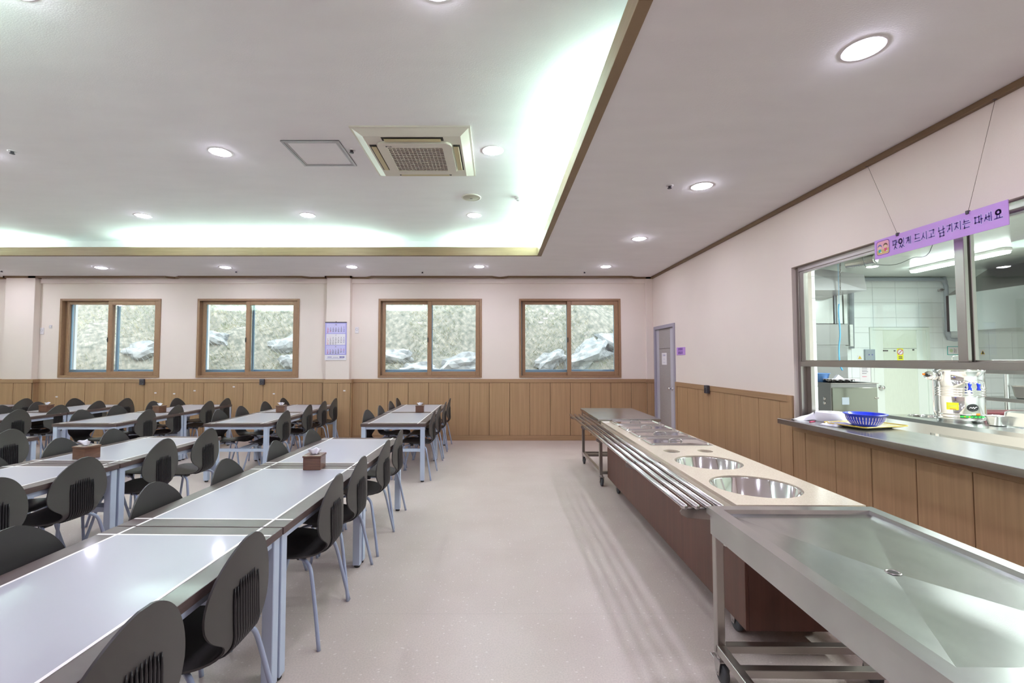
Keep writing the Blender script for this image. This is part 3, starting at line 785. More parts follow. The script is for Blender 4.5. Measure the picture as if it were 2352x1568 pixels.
# ------------------------------------------------------------------ tables
TW, TL, TH_ = 0.80, 1.235, 0.715
def make_table():
    t = thing('dining_table', '', 'table')
    hw, hl = TW/2, TL/2-0.003
    bb = MB(); bb.box((-hw, -hl, TH_-0.036), (hw, hl, TH_), bev=0.004, seg=2); bb.build('tabletop', 'wenge', t)
    ix, iy = hw-0.095, hl-0.10
    bb = MB(); bb.box((-ix, -iy, TH_-0.001), (ix, iy, TH_+0.0009)); bb.build('white_panel', 'wtop', t)
    for s in (-1, 1):
        bb = MB(); bb.box((s*ix-0.006, -hl+0.003, TH_-0.001), (s*ix+0.006, hl-0.003, TH_+0.0013)); bb.build('inlay_strip', 'inlay', t)
        bb = MB(); bb.box((-hw+0.004, s*iy-0.006, TH_-0.001), (hw-0.004, s*iy+0.006, TH_+0.0011)); bb.build('inlay_strip', 'inlay', t)
    lx, ly, q = hw-0.035, hl-0.032, 0.026
    for sx in (-1, 1):
        for sy in (-1, 1):
            bb = MB(); bb.box((sx*lx-q, sy*ly-q, 0.018), (sx*lx+q, sy*ly+q, TH_-0.036), bev=0.003); lg = bb.build('leg', 'legp', t)
            bb = MB(); bb.lathe([(0, 0), (0.02, 0), (0.022, 0.006), (0.017, 0.02), (0, 0.02)], 14, 0, (sx*lx, sy*ly, 0)); bb.build('foot', 'bkt', lg)
    bb = MB()
    for s in (-1, 1):
        bb.box((s*lx-0.015, -ly, TH_-0.071), (s*lx+0.015, ly, TH_-0.036)); bb.box((-lx, s*ly-0.015, TH_-0.071), (lx, s*ly+0.015, TH_-0.036))
    bb.build('apron', 'legp', t)
    for s in (-1, 1):
        bb = MB(); bb.box((-lx+q, s*ly-0.018, 0.37), (lx-q, s*ly+0.018, 0.405), bev=0.002); bb.build('stretcher', 'legp', t)
    bb = MB(); bb.box((-0.02, -ly, 0.365), (0.02, ly, 0.40), bev=0.002); bb.build('center_stretcher', 'legp', t)
    return t
table0 = make_table()
rot = R(-1.2)
tabs = []
def row(name, x, ys, rz, dx, labs):
    for y, lb in zip(ys, labs): tabs.append((x+dx*(y-ys[0]), y, rz, lb, 'long row of tables '+name))
row('A', -1.414, [1.565, 2.80, 4.04], rot, 0.022, ['wenge-edged white table at the bottom left corner, nearest the camera', 'wenge-edged white table with the big tissue box at its far end, aisle row', 'wenge-edged white table at the far end of the near aisle row'])
row('B', -3.268, [2.88, 4.12], rot, 0.02, ['wenge-edged white table, near left row, partly cut by the left photo edge', 'wenge-edged white table with a tissue box, far end of the near left row'])
row('F', -5.13, [4.12], rot, 0, ['wenge-edged white table corner at the left photo edge, behind the near left row'])
for nm, x, labs in (('D', -1.275, ['near half of the small far aisle row, H-frame end facing camera', 'table with tissue box against the panelling, far aisle row']),
                    ('C', -3.215, ['near table of the second far row, left of the aisle row', 'back table of the second far row, tissue box near its front']),
                    ('E', -5.09, ['near table of the third far row, its end facing the camera', 'back table of the third far row, tissue box near its front']),
                    ('G', -6.85, ['near table of the fourth far row, at the left photo edge', 'back table of the fourth far row, below the leftmost window']),
                    ('H', -8.62, ['near table of the fifth far row, outside the left photo edge', 'back table of the fifth far row, at the left photo edge'])):
    row(nm, x, [6.275, 7.515], 0, 0, ['wenge-edged white '+l for l in labs])
for i, (x, y, rz, lb, gp) in enumerate(tabs):
    if i == 0: table0.location = (x, y, 0); table0.rotation_euler.z = rz; table0['label'] = lb; table0['group'] = 'dining tables'
    else: dup(table0, (x, y, 0), rz, lb, 'dining tables')

# ------------------------------------------------------------------ chairs
PROF = [(0.213, 0.428, 0.03), (0.214, 0.433, 0.075), (0.208, 0.441, 0.12), (0.19, 0.448, 0.16), (0.15, 0.453, 0.192), (0.09, 0.452, 0.208), (0.02, 0.446, 0.21), (-0.05, 0.440, 0.198), (-0.10, 0.437, 0.172), (-0.14, 0.438, 0.145),
        (-0.172, 0.449, 0.125), (-0.196, 0.472, 0.118), (-0.204, 0.498, 0.130), (-0.204, 0.522, 0.160), (-0.203, 0.548, 0.186), (-0.202, 0.585, 0.205), (-0.201, 0.63, 0.208), (-0.201, 0.675, 0.198), (-0.202, 0.715, 0.179),
        (-0.204, 0.75, 0.156), (-0.207, 0.78, 0.128), (-0.210, 0.805, 0.098), (-0.212, 0.822, 0.071), (-0.214, 0.834, 0.046), (-0.215, 0.841, 0.022)]
def prof_frames():
    P = smooth_path([(x, w_, z) for x, z, w_ in PROF], 2)
    out = []
    for i, p in enumerate(P):
        a, c = P[max(0, i-1)], P[min(len(P)-1, i+1)]
        t = Vector((c.x-a.x, 0, c.z-a.z)).normalized()
        n = Vector((t.z, 0, -t.x))     # outward/below: seat -> down, back -> rearwards
        if i < 4: pass
        out.append((Vector((p.x, 0, p.z)), max(0.012, p.y), n, i/(len(P)-1)))
    return out
FR = prof_frames()   # the normal points to the sitter's side of the shell
def shell_pt(i, v, off=0):
    p, w_, n, s = FR[i]
    k = max(0, min(1, (s-0.35)/0.25)); wrap = 0.010+0.013*k
    # n points to the underside / rear of the shell; the edges curl the other way
    q = p+Vector((0, v*w_, 0))-n_up(i)*(-wrap*(v*v)*(w_/0.2)**2)
    return q-n_up(i)*off
def n_up(i): return FR[i][2]
def make_chair():
    t = thing('dining_chair', '', 'chair')
    NV = 14; n = len(FR)
    o = bmesh.new()
    top = [[o.verts.new(shell_pt(i, -1+2*j/NV, 0)) for j in range(NV+1)] for i in range(n)]
    bot = [[o.verts.new(shell_pt(i, -1+2*j/NV, 0.008)) for j in range(NV+1)] for i in range(n)]
    for i in range(n-1):
        for j in range(NV):
            o.faces.new([top[i][j], top[i+1][j], top[i+1][j+1], top[i][j+1]]).material_index = 0
            f = o.faces.new([bot[i][j], bot[i][j+1], bot[i+1][j+1], bot[i+1][j]]); f.material_index = 1
    def rim(a, b_, c_, d): o.faces.new([a, b_, c_, d]).material_index = 0
    for i in range(n-1):
        rim(top[i][0], bot[i][0], bot[i+1][0], top[i+1][0]); rim(top[i][NV], top[i+1][NV], bot[i+1][NV], bot[i][NV])
    for j in range(NV):
        rim(top[0][j], top[0][j+1], bot[0][j+1], bot[0][j]); rim(top[-1][j], bot[-1][j], bot[-1][j+1], top[-1][j+1])
    bmesh.ops.recalc_face_normals(o, faces=o.faces)
    for f in o.faces: f.smooth = True
    me = bpy.data.meshes.new('seat_shell'); o.to_mesh(me); o.free(); me.materials.append(M['black']); me.materials.append(M['black_back'])
    try: me.set_sharp_from_angle(angle=R(50))
    except Exception: pass
    link('seat_shell', me, t)
    # ribbed grip panel pressed into the rear of the back, running under the bend
    bb = MB(); K = 11
    idx = [i for i in range(n) if FR[i][0].x < -0.12 and FR[i][0].z < 0.72]
    for k in range(K):
        y = -0.078+0.156*k/(K-1); topz = 0.706-0.028*abs(k-(K-1)/2)**2/25
        pts = []
        for i in idx:
            if FR[i][0].z > topz: continue
            pts.append(shell_pt(i, max(-1, min(1, y/FR[i][1])), 0.0115))
        rr_ = [0.0035]+[0.0058]*(len(pts)-3)+[0.004, 0.0015]
        bb.tube(pts, rr_, 6)
    rows = []
    for i in idx:
        if FR[i][0].z > 0.69: continue
        wv = 0.084/FR[i][1]
        rows.append([shell_pt(i, max(-1, min(1, -wv+2*wv*j/6)), 0.0092) for j in range(7)])
    bb.grid(rows)
    bb.build('ribbed_panel', 'rib', t)
    for s in (-1, 1):
        path = [(0.243, 0.252*s, 0.0), (0.20, 0.222*s, 0.18), (0.162, 0.196*s, 0.345), (0.145, 0.184*s, 0.395), (0.115, 0.160*s, 0.416), (0.05, 0.118*s, 0.421), (-0.03, 0.112*s, 0.419), (-0.095, 0.150*s, 0.412), (-0.132, 0.180*s, 0.388), (-0.150, 0.198*s, 0.335), (-0.182, 0.225*s, 0.17), (-0.212, 0.254*s, 0.0)]
        bb = MB(); bb.tube(smooth_path(path, 3), 0.0105, 8); bb.build('leg_frame', 'tube', t)
        bb = MB(); bb.box((0.035, 0.095*s-0.02*0-0.018, 0.405), (0.085, 0.095*s+0.032*s+0.012, 0.44), bev=0.006); bb.build('bracket', 'bkt', t)
        bb = MB(); bb.box((-0.085, 0.085*s-0.02, 0.405), (-0.035, 0.085*s+0.045*s, 0.436), bev=0.006)
        bb.build('bracket', 'bkt', t)
    return t
chair0 = make_chair()
# +x of the chair is its front. right-hand side chairs face -X
h = 0.843
CH = {
 'A_R': ([(-0.941, 1.25), (-0.936, 1.763), (-0.916, 2.665), (-0.914, 3.16), (-0.895, 3.80), (-0.903, 4.37)], 'pushed to the aisle side of the near aisle row'),
 'A_L': ([(-1.916, 1.81), (-1.85, 2.48), (-1.815, 3.07), (-1.815, 3.77), (-1.77, 4.36)], 'pushed to the left side of the near aisle row'),
 'B_R': ([(-2.80, 2.585), (-2.80, 3.14), (-2.785, 3.865), (-2.774, 4.44)], 'pushed to the right side of the near left row'),
 'B_L': ([(-3.72, 3.28), (-3.71, 3.90), (-3.70, 4.42)], 'pushed to the left side of the near left row'),
 'F_R': ([(-4.67, 3.8), (-4.654, 4.398)], 'pushed to the table at the left photo edge'),
 'D_R': ([(-0.802, 6.0), (-0.806, 6.64), (-0.796, 7.28), (-0.796, 7.97)], 'pushed to the aisle side of the far aisle row'),
 'D_L': ([(-1.722, 6.06), (-1.70, 6.68), (-1.707, 7.38), (-1.73, 8.0)], 'pushed to the left side of the far aisle row'),
 'C_R': ([(-2.755, 6.021), (-2.77, 6.80), (-2.775, 7.40), (-2.79, 7.95)], 'pushed to the right side of the second far row'),
 'C_L': ([(-3.715, 6.117), (-3.69, 6.61), (-3.709, 7.33), (-3.732, 8.0)], 'pushed to the left side of the second far row'),
 'E_R': ([(-4.675, 6.155), (-4.69, 6.74), (-4.65, 7.42), (-4.69, 7.97)], 'pushed to the right side of the third far row'),
 'E_L': ([(-5.56, 6.122), (-5.571, 6.70), (-5.56, 7.40), (-5.60, 8.0)], 'pushed to the left side of the third far row'),
 'G_R': ([(-6.421, 6.155), (-6.46, 6.78), (-6.48, 7.45), (-6.44, 7.98)], 'pushed to the right side of the fourth far row'),
 'G_L': ([(-7.28, 6.735), (-7.29, 7.27), (-7.33, 7.93)], 'pushed to the left side of the fourth far row'),
 'H_R': ([(-8.20, 7.3), (-8.156, 7.92)], 'pushed to the row at the far left photo edge'),
}
ORD = ['nearest the camera', 'second from camera', 'third from camera', 'fourth from camera', 'fifth from camera', 'sixth from camera']
first = True
cr = random.Random(11)
for key, (pts, desc) in CH.items():
    right = key.endswith('_R')
    for i, (x, y) in enumerate(pts):
        lab = 'black chair %s, %s' % (desc, ORD[i] if i < len(pts)-1 or len(pts) == 1 else 'farthest away')
        rz = (PI if right else 0)+R(cr.uniform(-2.5, 2.5))+(rot if y < 5 else 0)
        if key == 'D_L' and i == 0: rz -= R(8)
        cx_ = x-0.215*1 if right else x+0.215
        if first: chair0.location = (cx_, y, 0); chair0.rotation_euler.z = rz; chair0['label'] = lab; chair0['group'] = 'black dining chairs'; first = False
        else: dup(chair0, (cx_, y, 0), rz, lab, 'black dining chairs')

# ------------------------------------------------------------------ tissue boxes
def tissue(x, y, rz, label, seed):
    t = thing('tissue_box', label, 'tissue box', (x, y, TH_+0.0012), rz, 'wooden tissue boxes on the tables')
    hw, hd = 0.061, 0.061
    bb = MB(); bb.box((-hw, -hd, 0), (hw, hd, 0.088), bev=0.003); bb.build('box_body', 'boxwood', t)
    bb = MB(); bb.box((-hw-0.004, -hd-0.004, 0.088), (hw+0.004, hd+0.004, 0.103), bev=0.005, seg=2); lid = bb.build('lid', 'boxwood', t)
    bb = MB(); bb.lathe([(0.0, 0.1034), (0.034, 0.1034)], 20); bb.build('slot_shade', 'dark', lid)  # flat dark disc painting the shade inside the opening
    r = random.Random(seed); rows = []
    hgt = r.choice([0.045, 0.055, 0.04]); lean = r.uniform(-0.02, 0.02)
    for i in range(7):
        s = i/6; row_ = []
        for j in range(13):
            u = j/12*2-1; wd = 0.018+0.030*s
            row_.append(Vector((u*wd+lean*s, 0.012*math.sin(u*4+seed)*(0.4+s)+0.01*s*u, 0.10+s*hgt*(1-0.18*(u*u)*s)+0.004*math.sin(u*9+seed)*s)))
        rows.append(row_)
    bb = MB(); bb.grid(rows); tis = bb.build('tissue', 'tissue', t)
    md = tis.modifiers.new('s', 'SOLIDIFY'); md.thickness = 0.001
tissue(-1.318, 3.34, R(3), 'dark wooden tissue box on the near aisle row, large in the photo', 1)
tissue(-3.28, 3.68, R(-12), 'brown wooden tissue box on the near left row, tissue pulled low', 2)
tissue(-1.15, 6.93, R(4), 'small wooden tissue box on the far aisle row', 3)
tissue(-3.26, 6.95, R(8), 'small wooden tissue box with upright tissue on the second far row', 4)
tissue(-5.06, 6.88, R(-14), 'small wooden tissue box on the third far row, crumpled tissue', 5)
tissue(-6.90, 7.02, R(4), 'wooden tissue box on the fourth far row, at the left', 6)

# ------------------------------------------------------------------ serving counter
def caster(parent, x, y, s=1.0, brake=False, top=0.12):
    cs = bpy.data.objects.new('caster', None); C.objects.link(cs); cs.parent = parent; cs.location = (x, y, 0)
    r = 0.048*s
    bb = MB(); bb.lathe([(0, -0.015), (r*0.6, -0.016), (r*0.72, -0.013), (r*0.95, -0.012), (r, -0.006), (r, 0.006), (r*0.95, 0.012), (r*0.72, 0.013), (r*0.6, 0.016), (0, 0.015)], 24, 0, (0, 0, r), 'x'); bb.build('wheel', 'rubber', cs)
    bb = MB()
    for s_ in (-1, 1): bb.poly([(s_*0.022, -0.014, r-0.012), (s_*0.022, 0.014, r-0.012), (s_*0.022, 0.034, top-0.018), (s_*0.022, -0.03, top-0.018)], (0.003*s_, 0, 0))
    bb.box((-0.026, -0.032, top-0.02), (0.026, 0.036, top-0.014)); bb.cyl((0, 0, top-0.016), 0.016, 0.02, 14); bb.cyl((-0.028, 0, r), 0.007, 0.056, 10, axis='x')
    if brake: bb.box((-0.018, 0.03, top-0.045), (0.018, 0.085, top-0.04), bev=0.002)
    bb.build('caster_fork', 'zinc', cs)
CA = R(-0.83)
cnt = thing('serving_counter', 'cream stone-topped heated serving counter with mahogany front, holes and tray rails', 'serving counter', (1.20, 2.30, 0), CA)
CW, CL, CZ = 0.638, 3.12, 0.78
BIG = [(0.28, 0.35, 0.237), (0.29, 0.96, 0.222)]; SM = [(0.175, 1.345, 0.062), (0.443, 1.355, 0.058)]
PANS = [(0.345, 1.72), (0.345, 2.11), (0.345, 2.52), (0.345, 2.92)]
holes = [circ(x, y, r) for x, y, r in BIG]+[circ(x, y, r, 24) for x, y, r in SM]+[rrect(x-0.245, y-0.145, x+0.245, y+0.145, 0.02, 3) for x, y in PANS]
plate('countertop', [(0, 0), (CW, 0), (CW, CL), (0, CL)], holes, CZ-0.02, 0.02, 'stone', cnt)
bb = MB()
for a, c in (((0, 0), (0.03, CL)), ((CW-0.03, 0), (CW, CL)), ((0.03, 0), (CW-0.03, 0.03)), ((0.03, CL-0.03), (CW-0.03, CL))): bb.box((a[0], a[1], CZ-0.06), (c[0], c[1], CZ-0.02))
bb.build('countertop_edge', 'stone', cnt)
for x, y, r in BIG:
    bb = MB(); bb.lathe([(r+0.012, CZ-0.021), (r, CZ-0.021), (r-0.001, CZ-0.008), (r-0.006, CZ-0.012), (r-0.008, CZ-0.30), (r-0.03, CZ-0.33), (0, CZ-0.335)], 48, 0, (x, y, 0)); bb.build('round_well', 'chrome', cnt)
for x, y, r in SM:
    bb = MB(); bb.lathe([(r-0.001, CZ-0.019), (r-0.003, CZ-0.16), (0, CZ-0.165)], 24, 0, (x, y, 0)); bb.build('small_well', 'steel_dark', cnt)
bb = MB(); bx0, by0, bx1, by1 = 0.075, 0.08, CW-0.02, CL+0.02
bb.box((bx0, by0, 0.12), (bx0+0.018, by1, CZ-0.06), bev=0.002); bb.box((bx1-0.018, by0, 0.12), (bx1, by1, CZ-0.06), bev=0.002)
bb.box((bx0+0.018, by0, 0.12), (bx1-0.018, by0+0.018, CZ-0.06), bev=0.001); bb.box((bx0+0.018, by1-0.018, 0.12), (bx1-0.018, by1, CZ-0.06), bev=0.001)
bb.box((bx0+0.018, by0+0.018, 0.12), (bx1-0.018, by1-0.018, 0.138))
body = bb.build('counter_body', 'mahog', cnt)
bb = MB(); bb.box((0.072, 0.08, CZ-0.10), (0.078, CL, CZ-0.06)); bb.build('steel_strip', 'steel', cnt)
for yy in (0.30, CL-0.22):
    for xx in (0.14, CW-0.10): caster(cnt, xx, yy, 1.1, top=0.125)
# tray rails on their brackets
for k in range(4):
    xx = -0.243+0.061*k
    bb = MB(); bb.tube([(xx, 0.03, CZ-0.022), (xx, 3.94, CZ-0.022)], 0.0135, 14); bb.build('tray_rail', 'rail', cnt)
for yy in (0.05, 1.09, 2.15, 3.0):
    bb = MB()
    prof = [(0.074, CZ-0.036), (-0.25, CZ-0.036), (-0.262, CZ-0.05), (-0.255, CZ-0.066), (-0.225, CZ-0.082), (-0.02, CZ-0.098), (-0.005, CZ-0.105), (0.0, CZ-0.19), (0.012, CZ-0.205), (0.074, CZ-0.21)]
    bb.poly([(x, yy, z) for x, z in prof], (0, 0.003, 0)); bb.box((-0.25, yy, CZ-0.039), (0.074, yy+0.03, CZ-0.036)); bb.box((0.07, yy, CZ-0.21), (0.074, yy+0.04, CZ-0.036))
    bb.build('rail_bracket', 'steel', cnt)
bb = MB(); bb.box((-0.25, 3.80, CZ-0.039), (-0.01, 3.83, CZ-0.036)); bb.poly([(-0.25, 3.8, CZ-0.036), (-0.26, 3.8, CZ-0.05), (-0.2, 3.8, CZ-0.075), (-0.01, 3.8, CZ-0.075), (-0.01, 3.8, CZ-0.036)], (0, 0.003, 0)); bb.build('rail_bracket', 'steel', cnt)

def lid_mesh():
    rows = []
    def loop(hx, hy, r, z):
        return [Vector((p[0], p[1], z)) for p in rrect(-hx, -hy, hx, hy, r, 4)]
    prof = [(0.262, 0.163, 0.02, 0.0), (0.262, 0.163, 0.02, 0.006), (0.255, 0.156, 0.02, 0.010), (0.243, 0.144, 0.025, 0.010), (0.238, 0.139, 0.025, 0.020), (0.232, 0.133, 0.025, 0.021), (0.222, 0.123, 0.025, 0.013), (0.12, 0.06, 0.02, 0.011)]
    o = bmesh.new(); L_ = [[o.verts.new(v) for v in loop(*p)] for p in prof]
    n = len(L_[0])
    for a, c in zip(L_[:-1], L_[1:]):
        for i in range(n): o.faces.new([a[i], a[(i+1) % n], c[(i+1) % n], c[i]])
    o.faces.new(L_[-1]); bmesh.ops.recalc_face_normals(o, faces=o.faces)
    return o
names = ['nearest', 'second', 'third', 'farthest']
cm = Matrix.Translation((1.20, 2.30, 0)) @ Matrix.Rotation(CA, 4, 'Z')
lid0 = None
for (x, y), nm in zip(PANS, names):
    p = cm @ Vector((x, y, CZ))
    lab = 'steel food pan lid on the serving counter, %s' % (nm+' from the round wells' if nm in ('nearest', 'farthest') else nm+' from the round wells')
    if lid0 is None:
        lid0 = thing('food_pan_lid', lab, 'pan lid', p, CA, 'steel pan lids on the serving counter')
        bb = MB(); bb._merge(lid_mesh(), 0, False); bb.build('lid_plate', 'chrome', lid0)
        bb = MB(); bb.tube(smooth_path([(-0.055, 0, 0.011), (-0.045, 0, 0.028), (0, 0, 0.034), (0.045, 0, 0.028), (0.055, 0, 0.011)], 4), 0.006, 8); bb.box((-0.06, -0.012, 0.011), (0.06, 0.012, 0.014), bev=0.001); bb.build('lid_handle', 'steel', lid0)
    else: dup(lid0, p, CA, lab)

# ------------------------------------------------------------------ carts
def legs_frame(t, W_, L_, Z, low_z, bars, q=0.019, castz=0.125):
    for sx in (0.035, W_-0.035):
        for sy in (0.035, L_-0.035):
            bb = MB(); bb.box((sx-q, sy-q, low_z-0.03), (sx+q, sy+q, Z-0.03), bev=0.003); bb.build('leg', 'steel', t)
            caster(t, sx+(0.01 if sx < 0.1 else -0.01), sy, 1.05, brake=True, top=castz)
            bb = MB(); bb.cyl((sx, sy, castz-0.012), 0.013, low_z-0.03-castz+0.02, 12); bb.build('caster_stem', 'zinc', t)
    for sx in (0.035, W_-0.035):
        bb = MB(); bb.box((sx-q, 0.035, low_z-0.02), (sx+q, L_-0.035, low_z+0.018), bev=0.002); bb.build('lower_rail', 'steel', t)
    for yy in bars:
        bb = MB(); bb.box((0.035, yy-q, low_z-0.018), (W_-0.035, yy+q, low_z+0.016), bev=0.002); bb.build('cross_bar', 'steel', t)
ct = thing('steel_cart', 'wide stainless steel draining cart with sunken top and drain hole, in the foreground', 'cart', (0.995, 1.015, 0), CA)
W1, L1, Z1 = 0.785, 1.205, 0.80
bb = MB()
# rim, inner wall and creased falls down to the drain
rim_o = [(0, 0), (W1, 0), (W1, L1), (0, L1)]; ri_ = 0.055
rim_i = [(ri_, ri_), (W1-ri_, ri_), (W1-ri_, L1-ri_), (ri_, L1-ri_)]
ring(bb, [(p[0], p[1]) for p in rim_o], Z1, rim_i, Z1)
st = [(ri_+0.004, ri_+0.004), (W1-ri_-0.004, ri_+0.004), (W1-ri_-0.004, L1-ri_-0.004), (ri_+0.004, L1-ri_-0.004)]
ring(bb, rim_i, Z1, st, Z1-0.018)
st2 = [(ri_+0.03, ri_+0.03), (W1-ri_-0.03, ri_+0.03), (W1-ri_-0.03, L1-ri_-0.03), (ri_+0.03, L1-ri_-0.03)]
ring(bb, st, Z1-0.018, st2, Z1-0.021)
dc = (W1/2, L1/2+0.02); rd = 0.017; nn = 8
dpts = [(dc[0]+rd*math.cos(R(225+90*k)), dc[1]+rd*math.sin(R(225+90*k))) for k in range(4)]
ring(bb, st2, Z1-0.021, dpts, Z1-0.046)
ring(bb, rim_o, Z1, rim_o, Z1-0.032)
lip = [(0.012, 0.012), (W1-0.012, 0.012), (W1-0.012, L1-0.012), (0.012, L1-0.012)]
ring(bb, rim_o, Z1-0.032, lip, Z1-0.032); ring(bb, lip, Z1-0.032, lip, Z1-0.125)
o_ = bb.build('drain_top', 'steel_top', ct)
bb = MB(); bb.lathe([(0.024, Z1-0.044), (0.02, Z1-0.042), (0.016, Z1-0.045), (0.015, Z1-0.07), (0, Z1-0.07)], 24, 0, (dc[0], dc[1], 0)); dh = bb.build('drain', 'steel', ct)
bb = MB(); bb.lathe([(0.0158, Z1-0.0435), (0, Z1-0.0435)], 20, 0, (dc[0], dc[1], 0)); bb.build('drain_hole_shade', 'dark', dh)  # dark disc over the drain, painting the shade of its hole
legs_frame(ct, W1, L1, Z1, 0.16, [0.035, L1-0.035, L1-0.20])
cf = thing('steel_cart', 'flat-topped stainless steel cart at the far end of the serving counter', 'cart', (1.22, 5.47, 0), CA)
W2, L2 = 0.75, 1.24
bb = MB(); bb.box((0, 0, 0.765), (W2, L2, 0.80), bev=0.004); bb.build('cart_top', 'steel_top', cf)
bb = MB(); bb.box((0.02, 0.02, 0.70), (W2-0.02, 0.045, 0.765)); bb.box((0.02, L2-0.045, 0.70), (W2-0.02, L2-0.02, 0.765)); bb.box((0.02, 0.045, 0.70), (0.045, L2-0.045, 0.765)); bb.box((W2-0.045, 0.045, 0.70), (W2-0.02, L2-0.045, 0.765)); bb.build('apron', 'steel', cf)
legs_frame(cf, W2, L2, 0.765, 0.16, [0.035, L2-0.035, L2-0.2])

# ------------------------------------------------------------------ pass-through window
ws = thing('service_counter', 'long stainless steel pass counter below the kitchen opening', 'counter', (0, 0, 0))
bb = MB(); bb.box((2.775, 0.6, 0.88), (3.33, 4.515, 0.93), bev=0.003); bb.build('counter_slab', 'steel_top', ws)
pw = structe('window_5')
bb = MB(); fx0, fx1 = 3.005, 3.10
bb.box((fx0, OY1-0.04, 0.93), (fx1, OY1, OZ1), bev=0.002); bb.box((fx0, OY0, 0.93), (fx1, OY0+0.04, OZ1), bev=0.002)
bb.box((fx0, OY0+0.04, OZ1-0.05), (fx1, OY1-0.04, OZ1), bev=0.002)
bb.build('steel_frame', 'steel', pw)
bb = MB(); bb.box((fx0-0.004, OY0+0.04, 1.44), (fx1, OY1-0.04, 1.488), bev=0.002); bb.build('transom_rail', 'steel', pw)
def ksash(y0, y1, xx):
    bb = MB(); z0, z1, f_ = 1.488, OZ1-0.05, 0.062
    bb.box((xx, y0, z0), (xx+0.028, y0+f_, z1), bev=0.003); bb.box((xx, y1-f_, z0), (xx+0.028, y1, z1), bev=0.003)
    bb.box((xx, y0+f_, z0), (xx+0.028, y1-f_, z0+0.012)); bb.box((xx, y0+f_, z1-0.02), (xx+0.028, y1-f_, z1))
    s = bb.build('steel_sash', 'steel', pw)
    bb = MB(); bb.box((xx+0.011, y0+f_-0.004, z0), (xx+0.016, y1-f_+0.004, z1)); bb.build('pane', 'glass2', s)
ksash(2.905, OY1-0.04, 3.012); ksash(OY0+0.04, 2.965, 3.056)
bb = MB(); bb.box((3.06, OY1-0.10, 0.93), (3.098, OY1-0.04, 1.44), bev=0.002); bb.build('lower_side_plate', 'steel', pw)

# items on the pass counter
SZ = 0.93
tr = thing('serving_tray', 'cream serving tray with yellow rim under the blue colander', 'tray', (3.19, 3.96, SZ), R(14))
bb = MB()
L_ = []
o = bmesh.new()
for hx, hy, r, z in [(0.20, 0.14, 0.03, 0.001), (0.235, 0.175, 0.03, 0.018), (0.245, 0.185, 0.03, 0.019)]: L_.append([o.verts.new((p[0], p[1], z)) for p in rrect(-hx, -hy, hx, hy, r, 4)])
n = len(L_[0]); o.faces.new(L_[0])
for a, c in zip(L_[:-1], L_[1:]):
    for i in range(n): o.faces.new([a[i], a[(i+1) % n], c[(i+1) % n], c[i]])
bb._merge(o, 0, False); tb = bb.build('tray_body', 'tray', tr); md = tb.modifiers.new('s', 'SOLIDIFY'); md.thickness = 0.003; md.offset = 1
bb = MB(); bb.tube([Vector((p[0], p[1], 0.021)) for p in rrect(-0.243, -0.183, 0.243, 0.183, 0.03, 4)], 0.004, 6, closed=True); bb.build('tray_rim', 'yellow', tr)
cl = thing('colander', 'bright blue plastic colander on the cream tray', 'colander', (3.17, 3.93, SZ+0.007))
bb = MB(); pr = [(0.0, 0.003), (0.07, 0.003), (0.10, 0.02), (0.125, 0.055), (0.138, 0.10), (0.148, 0.104), (0.152, 0.100), (0.148, 0.097), (0.142, 0.094)]
bb.lathe([(0, 0), (0.073, 0), (0.105, 0.018), (0.131, 0.055), (0.143, 0.098), (0.155, 0.102), (0.155, 0.108), (0.140, 0.108), (0.127, 0.056), (0.10, 0.022), (0.07, 0.005), (0, 0.005)], 40); cb = bb.build('bowl', 'blue', cl)
bb = MB()
for k in range(40):
    a = 2*PI*k/40
    for (r0, z0), (r1, z1) in (((0.1095, 0.024), (0.1325, 0.056)), ((0.1345, 0.060), (0.1418, 0.084))):
        d = Vector((math.cos(a), math.sin(a), 0)); s_ = Vector((-d.y, d.x, 0))*0.0035
        o = bmesh.new(); o.faces.new([o.verts.new(d*r0-s_+Vector((0, 0, z0))), o.verts.new(d*r0+s_+Vector((0, 0, z0))), o.verts.new(d*r1+s_+Vector((0, 0, z1))), o.verts.new(d*r1-s_+Vector((0, 0, z1)))]); bb._merge(o, 0, False)
bb.build('drain_slots', 'signhalo', cl)
rl = thing('paper_roll', 'wide white roll of paper towel lying flat on the pass counter', 'paper roll', (3.13, 4.28, SZ))
bb = MB(); bb.lathe([(0.028, 0.085), (0.028, 0.0), (0.118, 0.0), (0.12, 0.004), (0.12, 0.083), (0.117, 0.087), (0.028, 0.087)], 40); bb.build('roll', 'tissue', rl)
rows = []
for i in range(9):
    s = i/8
    rows.append([Vector((-0.09-0.20*s, 0.075*s+0.02+j*0.02*(1-s*0.4), 0.004+0.075*(1-s)**1.6*(j/4)+0.006*math.sin(s*7+j))) for j in range(5)])
bb = MB(); bb.grid(rows); q = bb.build('loose_sheet', 'tissue', rl); md = q.modifiers.new('s', 'SOLIDIFY'); md.thickness = 0.0015
tw = thing('folded_cloth', 'crumpled grey white dishcloth between paper roll and tray', 'cloth', (3.0, 4.02, SZ), R(20))
rows = []
for i in range(15):
    u = i/14*2-1; row_ = []
    for j in range(11):
        v = j/10*2-1
        e_ = max(0, 1-max(abs(u), abs(v))**4)
        row_.append(Vector((u*0.14, v*0.075, 0.003+e_*(0.018+0.014*noise.noise(Vector((u*2.2, v*2.2, 5)))+0.012*noise.noise(Vector((u*5, v*4, 1)))))))
    rows.append(row_)
bb = MB(); bb.grid(rows); q = bb.build('cloth_layer', 'cloth', tw); md = q.modifiers.new('s', 'SOLIDIFY'); md.thickness = 0.003; md.offset = 1
